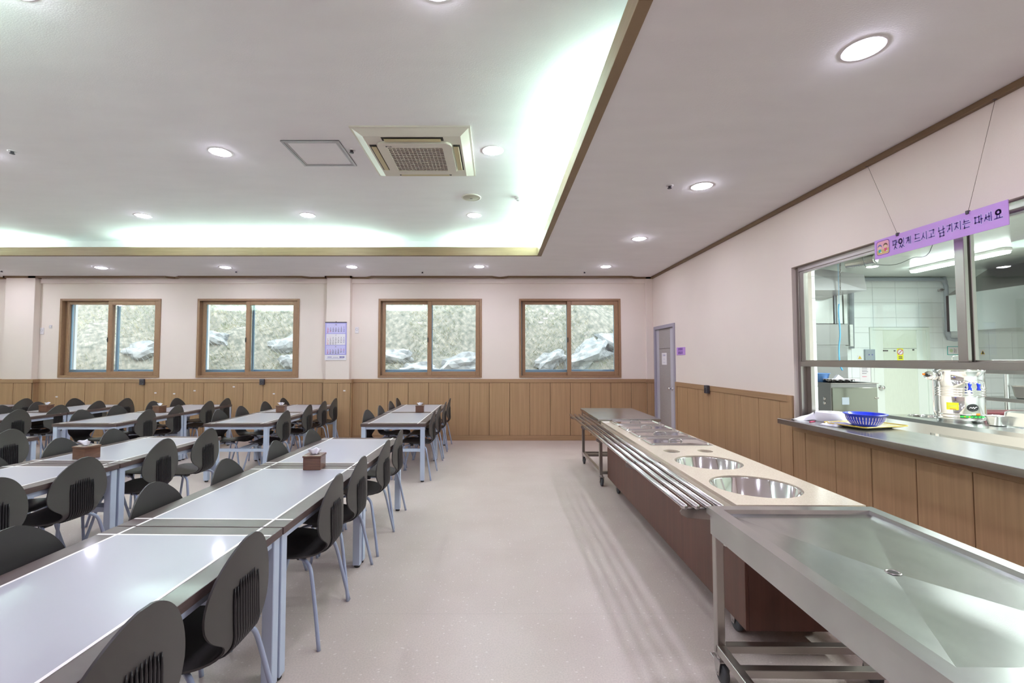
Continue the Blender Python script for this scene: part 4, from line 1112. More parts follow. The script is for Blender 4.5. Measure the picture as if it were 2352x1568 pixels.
bb = MB(); bb.box((-0.045, -0.008, 0), (0.045, 0.008, 0.008), bev=0.003); q = bb.build('red_marker', 'ink_red', None, (2.93, 4.24, SZ), R(30)); tag(q, 'small red pen lying in front of the paper roll', 'pen')

# ------------------------------------------------------------------ hanging sign
sg = thing('hanging_sign', 'long lilac sign with violet Korean lettering hung before the kitchen opening', 'sign', (2.85, 3.392, 2.253))
SL, SH = 0.894, 0.142
bb = MB(); bb.box((0, -SL, 0), (0.004, 0, SH)); bb.build('board', 'sign', sg)
def capsule(bb, p, q, r, z, mi=0):
    p, q = Vector((p[0], p[1], 0)), Vector((q[0], q[1], 0)); d = (q-p)
    a0 = math.atan2(d.y, d.x) if d.length > 1e-6 else 0
    pts = []
    for c_, s0 in ((q, -90), (p, 90)):
        for k in range(7):
            a = a0+R(s0+180*k/6); pts.append((c_.x+r*math.cos(a), c_.y+r*math.sin(a), z))
    o = bmesh.new(); o.faces.new([o.verts.new(v) for v in pts]); bb._merge(o, mi, False)
def cir(cx, cy, rx, ry, n=14): return [(cx+rx*math.cos(2*PI*k/n), cy+ry*math.sin(2*PI*k/n)) for k in range(n+1)]
GL = {
 '맛': [[(0, .95), (0, .5), (.45, .5), (.45, .95), (0, .95)], [(.72, 1), (.72, .42)], [(.72, .72), (.98, .72)], [(.47, .38), (.38, .2), (.15, 0)], [(.42, .25), (.8, 0)]],
 '있': [cir(.28, .72, .26, .25), [(.85, 1), (.85, .4)], [(.3, .33), (.1, 0)], [(.25, .2), (.46, 0)], [(.7, .33), (.5, 0)], [(.64, .2), (.92, 0)]],
 '게': [[(0, .88), (.4, .88), (.33, .5), (.05, .15)], [(.38, .5), (.62, .5)], [(.62, .95), (.62, .05)], [(.92, 1), (.92, 0)]],
 '드': [[(.85, .95), (.15, .95), (.15, .42), (.88, .42)], [(0, .05), (1, .05)]],
 '시': [[(.38, .9), (.3, .5), (0, .1)], [(.3, .5), (.62, .15)], [(.92, 1), (.92, 0)]],
 '고': [[(.12, .92), (.85, .92), (.8, .42)], [(.45, .52), (.45, .08)], [(0, .06), (1, .06)]],
 '남': [[(.05, .95), (.05, .57), (.55, .62)], [(.75, 1), (.75, .42)], [(.75, .7), (1, .7)], [(.2, .33), (.2, 0), (.78, 0), (.78, .33), (.2, .33)]],
 '기': [[(0, .88), (.55, .88), (.42, .45), (.05, .12)], [(.92, 1), (.92, 0)]],
 '지': [[(0, .88), (.6, .88)], [(.36, .88), (.25, .5), (0, .12)], [(.28, .5), (.6, .18)], [(.92, 1), (.92, 0)]],
 '는': [[(.2, 1), (.2, .74), (.85, .74)], [(0, .5), (1, .5)], [(.22, .3), (.22, 0), (.85, 0)]],
 '마': [[(0, .85), (0, .22), (.5, .22), (.5, .85), (0, .85)], [(.78, 1), (.78, 0)], [(.78, .52), (1, .52)]],
 '세': [[(.25, .85), (.2, .5), (0, .15)], [(.2, .5), (.42, .22)], [(.42, .55), (.65, .55)], [(.65, .95), (.65, .05)], [(.92, 1), (.92, 0)]],
 '요': [cir(.5, .72, .28, .25), [(.34, .42), (.34, .08)], [(.66, .42), (.66, .08)], [(0, .05), (1, .05)]],
}
seq = [('맛', 405, 478, 1), ('있', 492, 585, 1), ('게', 605, 683, 0), ('드', 742, 828, 0), ('시', 848, 930, 0), ('고', 958, 1052, 0), ('남', 1118, 1215, 1), ('기', 1248, 1333, 0), ('지', 1368, 1466, 0), ('는', 1497, 1612, 0), ('마', 1692, 1812, 0), ('세', 1835, 1952, 0), ('요', 1990, 2118, 0)]
def uu(a): return 3.392-2.85*FPX/(861+a/6.68)
halo, ink = MB(), MB()
for ch, a, c, low_ in seq:
    u0, u1 = uu(a), uu(c); v0, v1 = (0.040, 0.102) if low_ else (0.050, 0.100)
    for st_ in GL[ch]:
        P_ = [(u0+(u1-u0)*x, v0+(v1-v0)*y) for x, y in st_]
        for p, q in zip(P_[:-1], P_[1:]):
            capsule(halo, p, q, 0.0055, 0.0006); capsule(ink, p, q, 0.0033, 0.0011)
mt = on_right(0, 0, 0)
for bb_, nm, mk in ((halo, 'lettering_outline', 'signhalo'), (ink, 'lettering', 'signtxt')):
    bb_.bm.transform(mt); bb_.build(nm, mk, sg)['kind'] = 'stuff'
# picture of two children eating, printed at the left end
def flat(pts, z, mk, nm, par):
    bb = MB(); o = bmesh.new(); o.faces.new([o.verts.new((p[0], p[1], z)) for p in pts]); bb._merge(o, 0, False); bb.bm.transform(mt); return bb.build(nm, mk, par)
pc = flat(rrect(0.018, 0.022, 0.130, 0.128, 0.02, 5), 0.0006, 'signtxt', 'picture', sg)
flat(rrect(0.022, 0.026, 0.126, 0.124, 0.017, 5), 0.0009, 'pinkp', 'picture_sky', pc)
flat([(0.026, 0.03), (0.122, 0.03), (0.126, 0.066), (0.022, 0.060)], 0.0011, 'mustard', 'picture_table', pc)
for cx_, cy_, hm, bm2 in ((0.047, 0.078, 'ink_blue', 'teal'), (0.096, 0.080, 'brownp', 'pinkp')):
    flat([(cx_-0.012, cy_-0.034), (cx_+0.012, cy_-0.034), (cx_+0.010, cy_-0.008), (cx_-0.010, cy_-0.008)], 0.0013, bm2 if bm2 == 'teal' else 'ink_red', 'child_shirt', pc)
    flat(cir(cx_, cy_+0.007, 0.0185, 0.018)[:-1], 0.0014, hm, 'child_hair', pc)
    flat(cir(cx_, cy_, 0.0165, 0.0125)[:-1], 0.0016, 'skin', 'child_face', pc)
    flat([(cx_+0.004, cy_-0.038), (cx_+0.018, cy_-0.038), (cx_+0.016, cy_-0.030), (cx_+0.006, cy_-0.030)], 0.0017, 'paper', 'child_bowl', pc)
for yy, hy in ((3.195, 3.547), (2.715, 2.62)):
    bb = MB(); bb.tube([(0.002, yy-3.392, SH-0.006), (2.945-2.85, hy-3.392, ZC-0.03-2.253)], 0.0012, 5); wz = bb.build('hanging_wire', 'wire', sg)
    bb = MB(); bb.box((-0.008, yy-3.392-0.009, SH-0.014), (0.012, yy-3.392+0.009, SH+0.008), bev=0.003); bb.build('wire_clip', 'socket', sg)
    bb = MB(); bb.box((2.93-2.85, hy-3.392-0.007, ZC-0.042-2.253), (2.95-2.85, hy-3.392+0.007, ZC-0.012-2.253), bev=0.002); bb.build('hook', 'socket', sg)

# ------------------------------------------------------------------ kitchen
KB = 8.75
kw = MB(); kw.box((XR+0.2, KB+0.012, 0), (KX, KB+0.3, 3.4)); kback = struct(kw.build('wall_kitchen_back', 'grout'))
kw = MB(); kw.box((KX-0.1, -0.2, 0), (KX, KB, 3.4)); struct(kw.build('wall_kitchen_right', 'tile'))
kw = MB(); kw.box((XR+0.2, -0.4, 0), (KX, -0.2, 3.4)); struct(kw.build('wall_kitchen_front', 'tile'))
kw = MB(); kw.box((XR+0.2, -0.2, 3.10), (KX, KB+0.3, 3.16)); struct(kw.build('ceiling_kitchen', 'kceil'))
KD = (7.23, 8.30, 2.10)
bb = MB(); bb.box((0.002, -0.012, 0.002), (0.441, 0, 0.288), bev=0.002); tm = bpy.data.meshes.new('tile'); bb.bm.to_mesh(tm); bb.bm.free(); tm.materials.append(M['tile'])
for i in range(13):
    for j in range(11):
        x = 4.62+i*0.443; z = j*0.29
        if x+0.443 > KD[0]-0.05 and x < KD[1]+0.05 and z < KD[2]: continue
        if z > 2.9: continue
        link('tile', tm, kback, (x, KB+0.012, z))
for i in range(5, 9):   # cut row above the door
    x = 4.62+i*0.443
    bb = MB(); bb.box((x+0.002, KB, 2.14), (x+0.441, KB+0.012, 2.318), bev=0.002); bb.build('tile', 'tile', kback)
for (a, c) in ((6.835, KD[0]-0.04), (KD[1]+0.04, 8.607)):   # cut tiles beside the door
    for j in range(7):
        bb = MB(); bb.box((a+0.002, KB, j*0.29+0.002), (c-0.002, KB+0.012, j*0.29+0.288), bev=0.002); bb.build('tile', 'tile', kback)
    bb = MB(); bb.box((a+0.002, KB, 2.032), (c-0.002, KB+0.012, 2.138), bev=0.002); bb.build('tile', 'tile', kback)
cw = MB(); cw.box((3.95, 6.0, 0), (4.226, 6.3, 3.1)); kcol = struct(cw.build('wall_kitchen_column', 'grout'))
for j in range(11):
    bb = MB(); bb.box((3.955, 5.988, j*0.29+0.002), (4.224, 6.0, j*0.29+0.287), bev=0.002); bb.build('tile', 'tile', kcol)
kd = structe('door_2')
bb = MB(); bb.box((KD[0]-0.04, KB-0.02, 0), (KD[0]+0.02, KB+0.012, KD[2]+0.03), bev=0.003); bb.box((KD[1]-0.02, KB-0.02, 0), (KD[1]+0.04, KB+0.012, KD[2]+0.03), bev=0.003); bb.box((KD[0]+0.02, KB-0.02, KD[2]-0.02), (KD[1]-0.02, KB+0.012, KD[2]+0.03), bev=0.003); bb.build('door_frame', 'kdoors', kd)
bb = MB(); bb.box((KD[0]+0.02, KB-0.004, 0), (KD[0]+0.22, KB+0.01, KD[2]-0.02), 1, bev=0.003); bb.box((KD[1]-0.20, KB-0.004, 0), (KD[1]-0.02, KB+0.01, KD[2]-0.02), 1, bev=0.003); bb.box((KD[0]+0.22, KB, 0), (KD[1]-0.20, KB+0.01, 1.72), 0, bev=0.003); bb.box((KD[0]+0.22, KB, 1.73), (KD[1]-0.20, KB+0.01, KD[2]-0.02), 0, bev=0.003)
bb.build('door_leaf', ['kdoor', 'kdoors'], kd)
bb = MB(); bb.lathe([(0, 0), (0.045, 0), (0.045, 0.008), (0.016, 0.014), (0.015, 0.035), (0.03, 0.045), (0.036, 0.06), (0.03, 0.078), (0, 0.082)], 20); bb.bm.transform(Matrix.Translation((KD[0]+0.14, KB-0.004, 0.98)) @ Matrix.Rotation(PI/2, 4, 'X')); bb.build('door_knob', 'chrome', kd)
bb = MB(); bb.box((7.50-0.06, KB-0.016, 1.672), (7.50+0.03, KB-0.004, 1.695)); bb.cyl((7.66, KB-0.02, 1.68), 0.012, 0.02, 10, axis='y'); bb.cyl((8.02, KB-0.02, 1.70), 0.014, 0.02, 10, axis='y'); bb.build('door_fitting', 'socket', kd)
# stickers and notices on the back wall
def sheet(x0, y0, x1, y1, mk, nm, label, cat, Y=None, th=0.004):
    Yp = (KB if Y is None else Y); a = px(x0, y0, Y=Yp); c = px(x1, y1, Y=Yp)
    bb = MB(); bb.box((a.x, Yp-th, c.z), (c.x, Yp, a.z)); o = bb.build(nm, mk); tag(o, label, cat); return o, a, c
def dash(par, a, c, lines, mk, Y, h_=0.012):
    bb = MB()
    for fx0_, fx1_, fz in lines: bb.box((a.x+(c.x-a.x)*fx0_, Y-0.0065, a.z+(c.z-a.z)*fz-h_/2), (a.x+(c.x-a.x)*fx1_, Y-0.003, a.z+(c.z-a.z)*fz+h_/2))
    return bb.build('print', mk, par)
st_, a, c = sheet(2060, 800, 2075, 829, 'ystick', 'yellow_sticker', 'tall yellow warning sticker on the pale kitchen door', 'sticker')
bb = MB(); m_ = Vector(((a.x+c.x)/2, 0, a.z-0.07)); bb.lathe([(0.058, 0), (0.058, 0.002), (0.048, 0.002), (0.048, 0)], 24); bb.lathe([(0, 0.0015), (0.047, 0.0015)], 24, 1); bb.box((-0.05, -0.006, 0.001), (0.05, 0.006, 0.003), 0, mtx=Matrix.Rotation(R(45), 4, 'Z'))
bb.bm.transform(Matrix.Translation((m_.x, KB-0.004, m_.z)) @ Matrix.Rotation(PI/2, 4, 'X')); bb.build('prohibition_symbol', ['ink_red', 'paper'], st_)
dash(st_, a, c, [(0.2, 0.8, 0.66), (0.2, 0.8, 0.78)], 'ink', KB, 0.016)
st_, a, c = sheet(1969, 816, 1980, 826, 'paper', 'warning_label', 'tiny white label with yellow triangle beside the grey switch box', 'sticker')
bb = MB(); w_ = (c.x-a.x)*0.4; mx_ = (a.x+c.x)/2; mz_ = (a.z+c.z)/2; bb.poly([(mx_-w_, KB-0.0065, mz_-w_*0.7), (mx_+w_, KB-0.0065, mz_-w_*0.7), (mx_, KB-0.0065, mz_+w_)], (0, 0.003, 0)); bb.build('triangle', 'yellow', st_)
sb = thing('switch_box', 'square grey-blue switch box on the white tiles left of the kitchen door', 'switch box', (0, 0, 0))
a, c = px(1983.5, 802, Y=KB), px(2007, 827, Y=KB); bb = MB(); bb.box((a.x, KB-0.04, c.z), (c.x, KB, a.z), bev=0.004); bb.build('box_body', 'pvc', sb)
bb = MB(); bb.box((a.x+0.06, KB-0.046, (a.z+c.z)/2-0.01), (a.x+0.08, KB-0.04, (a.z+c.z)/2+0.012)); bb.box((a.x+0.12, KB-0.046, (a.z+c.z)/2-0.01), (a.x+0.14, KB-0.04, (a.z+c.z)/2+0.012)); bb.build('button', 'ink_blue', sb)
st_, a, c = sheet(1974, 835, 2009, 876, 'paper', 'paper_notice', 'white paper notice with printed lines left of the kitchen door', 'notice')
dash(st_, a, c, [(0.15, 0.5, 0.25), (0.15, 0.5, 0.35), (0.15, 0.55, 0.45), (0.15, 0.45, 0.55)], 'ink', KB, 0.007); dash(st_, a, c, [(0.15, 0.45, 0.72)], 'ink_red', KB, 0.008)
st_, a, c = sheet(2175, 795, 2202, 815, 'teal', 'washing_sign', 'teal-framed white sign right of the kitchen door', 'sign')
bb = MB(); bb.box((a.x+0.012, KB-0.006, c.z+0.012), (c.x-0.012, KB-0.003, a.z-0.012)); q = bb.build('sign_face', 'paper', st_)
bb = MB(); bb.lathe([(0, 0), (0.035, 0)], 16); bb.bm.transform(Matrix.Translation((a.x+0.075, KB-0.0068, (a.z+c.z)/2)) @ Matrix.Rotation(PI/2, 4, 'X')); bb.build('symbol', 'lime', q)
bb = MB(); bb.box((a.x+0.13, KB-0.0075, (a.z+c.z)/2-0.04), (a.x+0.137, KB-0.006, (a.z+c.z)/2+0.04)); bb.box((a.x+0.16, KB-0.0075, (a.z+c.z)/2-0.04), (a.x+0.167, KB-0.006, (a.z+c.z)/2+0.03)); bb.build('symbol', 'ink', q)
st_, a, c = sheet(2251, 802, 2262, 817, 'paper', 'warning_label', 'small yellow triangle warning sticker right of the steel mullion', 'sticker')
w_ = (c.x-a.x)*0.46; mx_ = (a.x+c.x)/2; mz_ = (a.z+c.z)/2; bb = MB(); bb.poly([(mx_-w_, KB-0.0065, mz_-w_*0.8), (mx_+w_, KB-0.0065, mz_-w_*0.8), (mx_, KB-0.0065, mz_+w_)], (0, 0.003, 0)); bb.build('triangle', 'yellow', st_)
bb = MB(); bb.box((mx_-0.012, KB-0.008, mz_-0.03), (mx_+0.012, KB-0.0065, mz_+0.02)); bb.build('symbol', 'ink', st_)

# grey drain pipe
pp = thing('drain_pipe', 'grey plastic pipe framing the kitchen door wall', 'pipe', (0, 0, 0))
Yp = KB-0.06
pts = [px(1957.5, 800, Y=Yp), px(1956, 660, Y=Yp), px(1957, 645, Y=Yp), px(1966, 641, Y=Yp), px(2150, 641, Y=Yp), px(2168, 643, Y=Yp), px(2173, 658, Y=Yp), px(2177, 765, Y=Yp), px(2180, 778, Y=Yp), px(2192, 780, Y=Yp), px(2212, 779, Y=Yp)]
bb = MB(); bb.tube(pts, 0.036, 14); bb.build('pipe_run', 'pvc', pp)
bb = MB()
for k in (1, 3, 5, 7): 
    d = (pts[k+1]-pts[k]).normalized() if k+1 < len(pts) else Vector((1, 0, 0))
    bb.tube([pts[k]-d*0.06, pts[k]+d*0.06], 0.043, 14)
bb.build('pipe_collar', 'pvc', pp)
for xx, yy in ((1976, 634), (1976, 650), (2157, 666)):
    p = px(xx, yy, Y=Yp); bb = MB(); bb.cyl((p.x-0.04, Yp-0.04, p.z), 0.016, 0.09, 10, axis='x'); bb.cyl((p.x, Yp-0.06, p.z), 0.024, 0.07, 10, axis='y'); bb.build('pipe_valve', 'steel_dark', pp)

# hood and cooking gear at the left of the kitchen
hd = thing('steam_oven', 'tall stainless steel cabinet with shiny upper panels behind the small refrigerator', 'oven', (0, 0, 0))
Yo = 7.85
def pb(bb, x0, y0, x1, y1, Y, d, mi=0, bev=0.003):
    a, c = px(x0, y0, Y=Y), px(x1, y1, Y=Y); bb.box((a.x, Y, c.z), (c.x, Y+d, a.z), mi, bev=bev); return a, c
bb = MB(); pb(bb, 1868, 744, 1951, 1050, Yo, 0.5); bb.build('cabinet_body', 'steel_dark', hd)
bb = MB(); pb(bb, 1873, 745, 1949, 792, Yo-0.02, 0.02); bb.build('door_panel', 'steel_dark', hd)
bb = MB(); pb(bb, 1873, 796, 1949, 880, Yo-0.02, 0.02); bb.build('door_panel', 'steel_dark', hd)
bb = MB(); pb(bb, 1869, 676, 1915, 743, Yo, 0.45); bb.build('upper_panel', 'steel_k', hd)
bb = MB(); pb(bb, 1915.5, 676, 1921, 743, Yo, 0.45); bb.build('filler_strip', 'pvc', hd)
bb = MB(); pb(bb, 1922, 676, 1936, 743, Yo, 0.45); bb.build('upper_panel', 'tile', hd)
bb = MB(); pb(bb, 1937, 676, 1947, 743, Yo, 0.45); bb.build('filler_strip', 'steel_k', hd)
bb = MB(); pb(bb, 1951.5, 745, 1961, 795, Yo+0.1, 0.3); bb.build('side_panel', 'steel_k', hd)
kx_ = 0
hl = thing('extractor_hood', 'short steel extractor canopy above the tall cabinet, left of the pipe', 'hood', (0, 0, 0))
a = px(1868, 641, Y=7.7); c = px(1942, 675.5, Y=7.7)
bb = MB(); bb.poly([(a.x-0.9, 7.25, c.z), (c.x, 7.25, c.z), (c.x, 7.3, a.z+0.0), (a.x-0.9, 7.3, 3.08)], (0, 0.95, 0)); bb.build('canopy', 'alu', hl)
bb = MB()
ch_ = [px(1930, 590+4*k, Y=7.2) for k in range(22)]
for k, p in enumerate(ch_):
    bb.tube([p+Vector((0.012*math.cos(2*PI*q/8)*(1 if k % 2 else 0.3), 0.012*math.cos(2*PI*q/8)*(0.3 if k % 2 else 1), 0.02*math.sin(2*PI*q/8))) for q in range(8)], 0.004, 5, closed=True)
tag(bb.build('hanging_chain', 'steel_dark'), 'thin metal chain hanging from the kitchen ceiling by the steel hood', 'chain')
bb = MB(); bb.tube(smooth_path([Vector((px(1925, 615, Y=6.9).x, 6.9, 3.10)), px(1925, 615, Y=6.9), px(1927, 690, Y=6.9), px(1928, 698, Y=6.9)], 3), 0.0025, 5); o1 = bb.build('pull_cord', 'hose')
tag(o1, 'sky blue cord hanging in front of the steel cabinet', 'cord')
bb = MB(); bb.tube(smooth_path([px(1927, 698, Y=6.9), px(1926, 720, Y=6.9), px(1929.5, 765, Y=6.9), px(1927, 800, Y=6.9), px(1929, 835, Y=6.9), px(1935, 850, Y=6.9)], 5), 0.010, 8); q = bb.build('cord_sleeve', 'hose'); q.parent = o1
fr = thing('undercounter_fridge', 'low polished steel unit carrying an egg tray and blue basin', 'refrigerator', (0, 0, 0))
Yf = 7.0; a = px(1908, 879, Y=Yf); c = px(2017, 960, Y=Yf)
xl, xr_, zt = a.x, c.x, a.z
bb = MB(); bb.box((xl, Yf, 0.08), (xr_, Yf+0.55, zt), bev=0.006); bb.build('body', 'steel_dark', fr)
bb = MB(); bb.box((xl+0.01, Yf-0.018, 0.15), (xr_-0.01, Yf, zt-0.07), bev=0.004); dd = bb.build('door', 'olive_steel', fr)
bb = MB(); bb.box((xl-0.01, Yf-0.02, zt-0.012), (xr_+0.01, Yf+0.56, zt), bev=0.002); bb.build('top_plate', 'steel', fr)
bb = MB(); bb.box((xl+0.15, Yf-0.021, zt-0.33), (xl+0.26, Yf-0.017, zt-0.22)); bb.build('label_plate', 'pvc', dd)
bb = MB(); bb.box((xr_-0.05, Yf-0.03, zt-0.24), (xr_, Yf-0.015, zt-0.22), bev=0.002); bb.build('hinge', 'steel', fr)
for k in range(4):
    bb = MB(); yv = Yf+0.14+0.2*(k % 2); zv = zt-0.25-0.07*(k//2); bb.lathe([(0, 0), (0.03, 0), (0.02, 0.012), (0, 0.015)], 12); bb.bm.transform(Matrix.Translation((xl, yv, zv)) @ Matrix.Rotation(-PI/2, 4, 'Y')); bb.build('vent_louver', 'chrome', fr)
for lx in (xl+0.05, xr_-0.05):
    for ly in (Yf+0.06, Yf+0.48):
        bb = MB(); bb.cyl((lx, ly, 0), 0.022, 0.09, 12); bb.build('foot', 'steel_dark', fr)
et = thing('egg_tray', 'white moulded egg tray on the low steel unit', 'egg tray', (xl+0.26, Yf+0.17, zt))
rows = []
for i in range(31):
    row_ = []
    for j in range(17):
        u, v = i*0.0125, j*0.0125
        zz = 0.05-0.045*(0.5+0.5*math.cos(u*2*PI/0.094))*(0.5+0.5*math.cos(v*2*PI/0.0667)) if 0 < i < 30 and 0 < j < 16 else 0.055
        row_.append(Vector((u-0.19, v-0.10, zz)))
    rows.append(row_)
bb = MB(); bb.grid(rows); bb.box((-0.195, -0.106, 0.05), (0.19, -0.098, 0.062)); q = bb.build('tray_shell', 'paper', et); md = q.modifiers.new('s', 'SOLIDIFY'); md.thickness = 0.003
bb = MB(); bb.poly([(-0.06, 0, 0.062), (0.07, 0, 0.062), (-0.01, 0, 0.12)], (0, 0.05, 0)); bb.build('folded_paper', 'tissue', et)
bn = thing('basin', 'light blue plastic basin on the low steel unit', 'basin', (xl-0.0+0.08, Yf+0.40, zt))
bb = MB(); bb.lathe([(0, 0), (0.13, 0), (0.165, 0.13), (0.175, 0.133), (0.175, 0.139), (0.16, 0.139), (0.125, 0.006), (0, 0.006)], 36); bb.build('basin_body', 'ltblue', bn)
bt = thing('detergent_bottle', 'white plastic bottle standing in the light blue basin', 'bottle', (xl+0.03, Yf+0.40, zt+0.008))
bb = MB(); bb.lathe([(0, 0), (0.045, 0), (0.048, 0.02), (0.048, 0.14), (0.035, 0.18), (0.016, 0.20), (0.016, 0.225), (0, 0.225)], 24); bb.build('bottle_body', 'lwhite', bt)
bb = MB(); bb.cyl((0, 0, 0.222), 0.019, 0.03, 16); bb.build('cap', 'lwhite', bt)

# big hood over the range at the right, running along the wall
hb = thing('extractor_hood', 'large stainless steel extractor hood running along the right of the kitchen', 'hood', (0, 0, 0))
HX = 7.93
bb = MB(); bb.poly([(HX, 4.0, 2.0), (HX, 4.0, 2.63), (HX+0.05, 4.0, 2.63), (HX+0.05, 4.0, 2.0)], (0, 3.98, 0)); bb.poly([(HX, 7.93, 2.0), (HX+1.5, 7.93, 2.0), (HX+1.5, 7.93, 2.63), (HX, 7.93, 2.63)], (0, 0.05, 0)); bb.build('hood_skirt', 'steel_k', hb)
bb = MB(); bb.poly([(HX, 4.0, 2.63), (HX+0.75, 4.0, 3.10), (HX+1.6, 4.0, 3.10), (HX+1.6, 4.0, 2.63)], (0, 3.98, 0)); bb.build('hood_slope', 'steel_dark', hb)
# fluorescent batten on the kitchen ceiling
fl = thing('fluorescent_lamp', 'long bright fluorescent lamp on the kitchen ceiling', 'ceiling lamp', (7.25, 7.12, 3.10))
bb = MB(); bb.box((-0.06, -0.75, -0.05), (0.06, 0.75, 0), bev=0.008); bb.build('lamp_housing', 'lwhite', fl)
bb = MB(); bb.box((-0.055, -0.74, -0.085), (0.055, 0.74, -0.05), bev=0.02); bb.build('diffuser', emis('lamp_diffuser', (0.9, 1.0, 0.97), 10), fl)
for x, y, l_ in ((5.2, 2.9, 1.4), (7.25, 4.2, 1.4), (5.5, 4.1, 1.2)):  # added area lights, kept out of view, that brighten the kitchen
    area('unseen_kitchen_fill', (x, y, 3.05), 0.15, l_, KITCHEN_W*l_, (0.91, 1.0, 0.985))
# ribbed duct and loose cable by the opening
du = MB(); dp = [px(1943, 606, Y=7.15), px(1975, 601, Y=7.0), px(2012, 594, Y=6.8)]
dpts2 = smooth_path(dp, 14); du.tube(dpts2, [0.075 if k % 2 else 0.062 for k in range(len(dpts2))], 16); tag(du.build('ribbed_duct', 'steel_k'), 'ribbed metal duct just under the kitchen ceiling', 'duct')
bb = MB(); bb.tube(smooth_path([px(1975, 420, X=3.35), px(1983, 598, X=3.35), px(2012, 607, X=3.35), px(2055, 607.5, X=3.35), px(2095, 592, X=3.35), px(2142, 562, X=3.35), px(2165, 330, X=3.35)], 6), 0.0022, 6); tag(bb.build('loose_cable', 'cable'), 'thin dark cable sagging behind the glass under the sign', 'cable')

# island table with kettle and pans
it = thing('work_table', 'stainless steel kitchen work table carrying the drink urn and pans', 'work table', (0, 0, 0))
IX, IY1, IZ = 4.66, 5.52, 0.85
tph = [circ(5.03, 5.30, 0.19, 36)]
plate('table_top', [(IX, 2.4), (5.95, 2.4), (5.95, IY1), (IX, IY1)], tph, IZ-0.04, 0.04, 'steel_k', it)
bb = MB(); bb.lathe([(0.20, IZ+0.002), (0.192, IZ+0.004), (0.188, IZ-0.01), (0.186, IZ-0.25), (0, IZ-0.26)], 36, 0, (5.03, 5.30, 0)); bb.build('sunken_pot', 'chrome', it)
bb = MB(); bb.box((IX+0.03, 4.95, 0.1), (5.9, IY1-0.03, IZ-0.04)); bb.build('end_cabinet', 'steel_k', it)
bb = MB(); bb.box((IX+0.05, 2.4, 0.12), (5.9, 4.95, 0.16)); bb.box((5.85, 2.4, 0.16), (5.9, 4.95, IZ-0.04)); bb.build('lower_shelf', 'steel_k', it)
bb = MB(); bb.box((IX+0.03, 2.4, IZ-0.13), (IX+0.05, 4.95, IZ-0.04)); bb.build('apron', 'steel_k', it)
for x_, y_ in ((IX+0.06, 4.9), (IX+0.06, 3.6), (IX+0.06, 2.45), (5.85, 4.9), (5.85, 2.45), (IX+0.06, 5.45), (5.85, 5.45)):
    bb = MB(); bb.cyl((x_, y_, 0), 0.022, IZ-0.04, 14); bb.build('leg', 'steel_k', it)

ur = thing('drink_urn', 'tall ribbed stainless steel drink urn with yellow sticker, blue taps', 'urn', (4.93, 4.86, IZ))
bb = MB(); rr0 = 0.195
prf = [(0, 0.0), (rr0*0.93, 0), (rr0*0.93, 0.03), (rr0*1.04, 0.035), (rr0*1.04, 0.05), (rr0*0.985, 0.055), (rr0*0.985, 0.085), (rr0*1.02, 0.09), (rr0*1.02, 0.10), (rr0, 0.105), (rr0, 0.27)]
for k in range(4):
    z = 0.275+k*0.026; prf += [(rr0, z), (rr0*1.03, z+0.006), (rr0*1.03, z+0.012), (rr0, z+0.018)]
prf += [(rr0, 0.52), (rr0*1.03, 0.53), (rr0*1.03, 0.545), (rr0*0.98, 0.555), (rr0*0.9, 0.60), (rr0*0.5, 0.635), (0, 0.645)]
bb.lathe(prf, 48); bb.build('urn_body', 'chrome', ur)
bb = MB(); bb.tube(smooth_path([(-0.06, 0, 0.64), (-0.05, 0, 0.69), (0.05, 0, 0.69), (0.06, 0, 0.64)], 5), 0.006, 8); bb.build('lid_handle', 'chrome', ur)
va = math.atan2(-4.86, -4.93)     # towards the camera
def around(da, r, z): return Vector((r*math.cos(va+R(da)), r*math.sin(va+R(da)), z))
bb = MB(); bb.tube([around(-62, rr0+0.012, 0.06), around(-62, rr0+0.025, 0.12), around(-62, rr0+0.025, 0.44), around(-62, rr0+0.012, 0.50)], 0.010, 10); bb.build('level_tube', 'chrome', ur)
bb = MB(); bb.tube([around(-62, rr0+0.0, 0.47), around(-50, rr0+0.10, 0.49)], 0.045, 20); th_ = bb.build('control_head', 'chrome', ur)
bb = MB(); bb.tube([around(-50, rr0+0.095, 0.49), around(-50, rr0+0.12, 0.49)], 0.018, 14); bb.build('black_knob', 'bkt', th_)
bb = MB(); bb.box((-0.015, -0.008, -0.01), (0.015, 0.008, 0.01), mtx=Matrix.Translation(around(-58, rr0+0.11, 0.50))); bb.build('orange_mark', 'orange', th_)
bb = MB(); bb.tube([around(8, rr0-0.02, 0.43), around(22, rr0+0.05, 0.425)], 0.012, 10); bb.tube([around(24, rr0-0.02, 0.43), around(30, rr0+0.06, 0.42)], 0.012, 10); tp = bb.build('tap_pipe', 'chrome', ur)
for da in (18, 34):
    p = around(da, rr0+0.055, 0.0); bb = MB(); bb.lathe([(0.011, 0.345), (0.017, 0.35), (0.010, 0.375), (0.015, 0.405), (0.012, 0.415), (0, 0.415)], 14, 0, (p.x, p.y, 0)); bb.build('tap_handle', 'blue', tp)
def curved(da0, da1, z0, z1, r, mk, nm, par):
    rows = [[around(da0+(da1-da0)*j/10, r, z) for j in range(11)] for z in (z0, z1)]
    bb = MB(); bb.grid(rows); q = bb.build(nm, mk, par); return q
ys_ = curved(-30, -2, 0.135, 0.21, rr0+0.0015, 'ystick', 'yellow_sticker', ur)
curved(-26, -6, 0.165, 0.168, rr0+0.0022, 'lime', 'sticker_line', ys_); curved(-26, -6, 0.178, 0.181, rr0+0.0022, 'lime', 'sticker_line', ys_); curved(-22, -8, 0.140, 0.145, rr0+0.0022, 'ink_red', 'sticker_line', ys_)
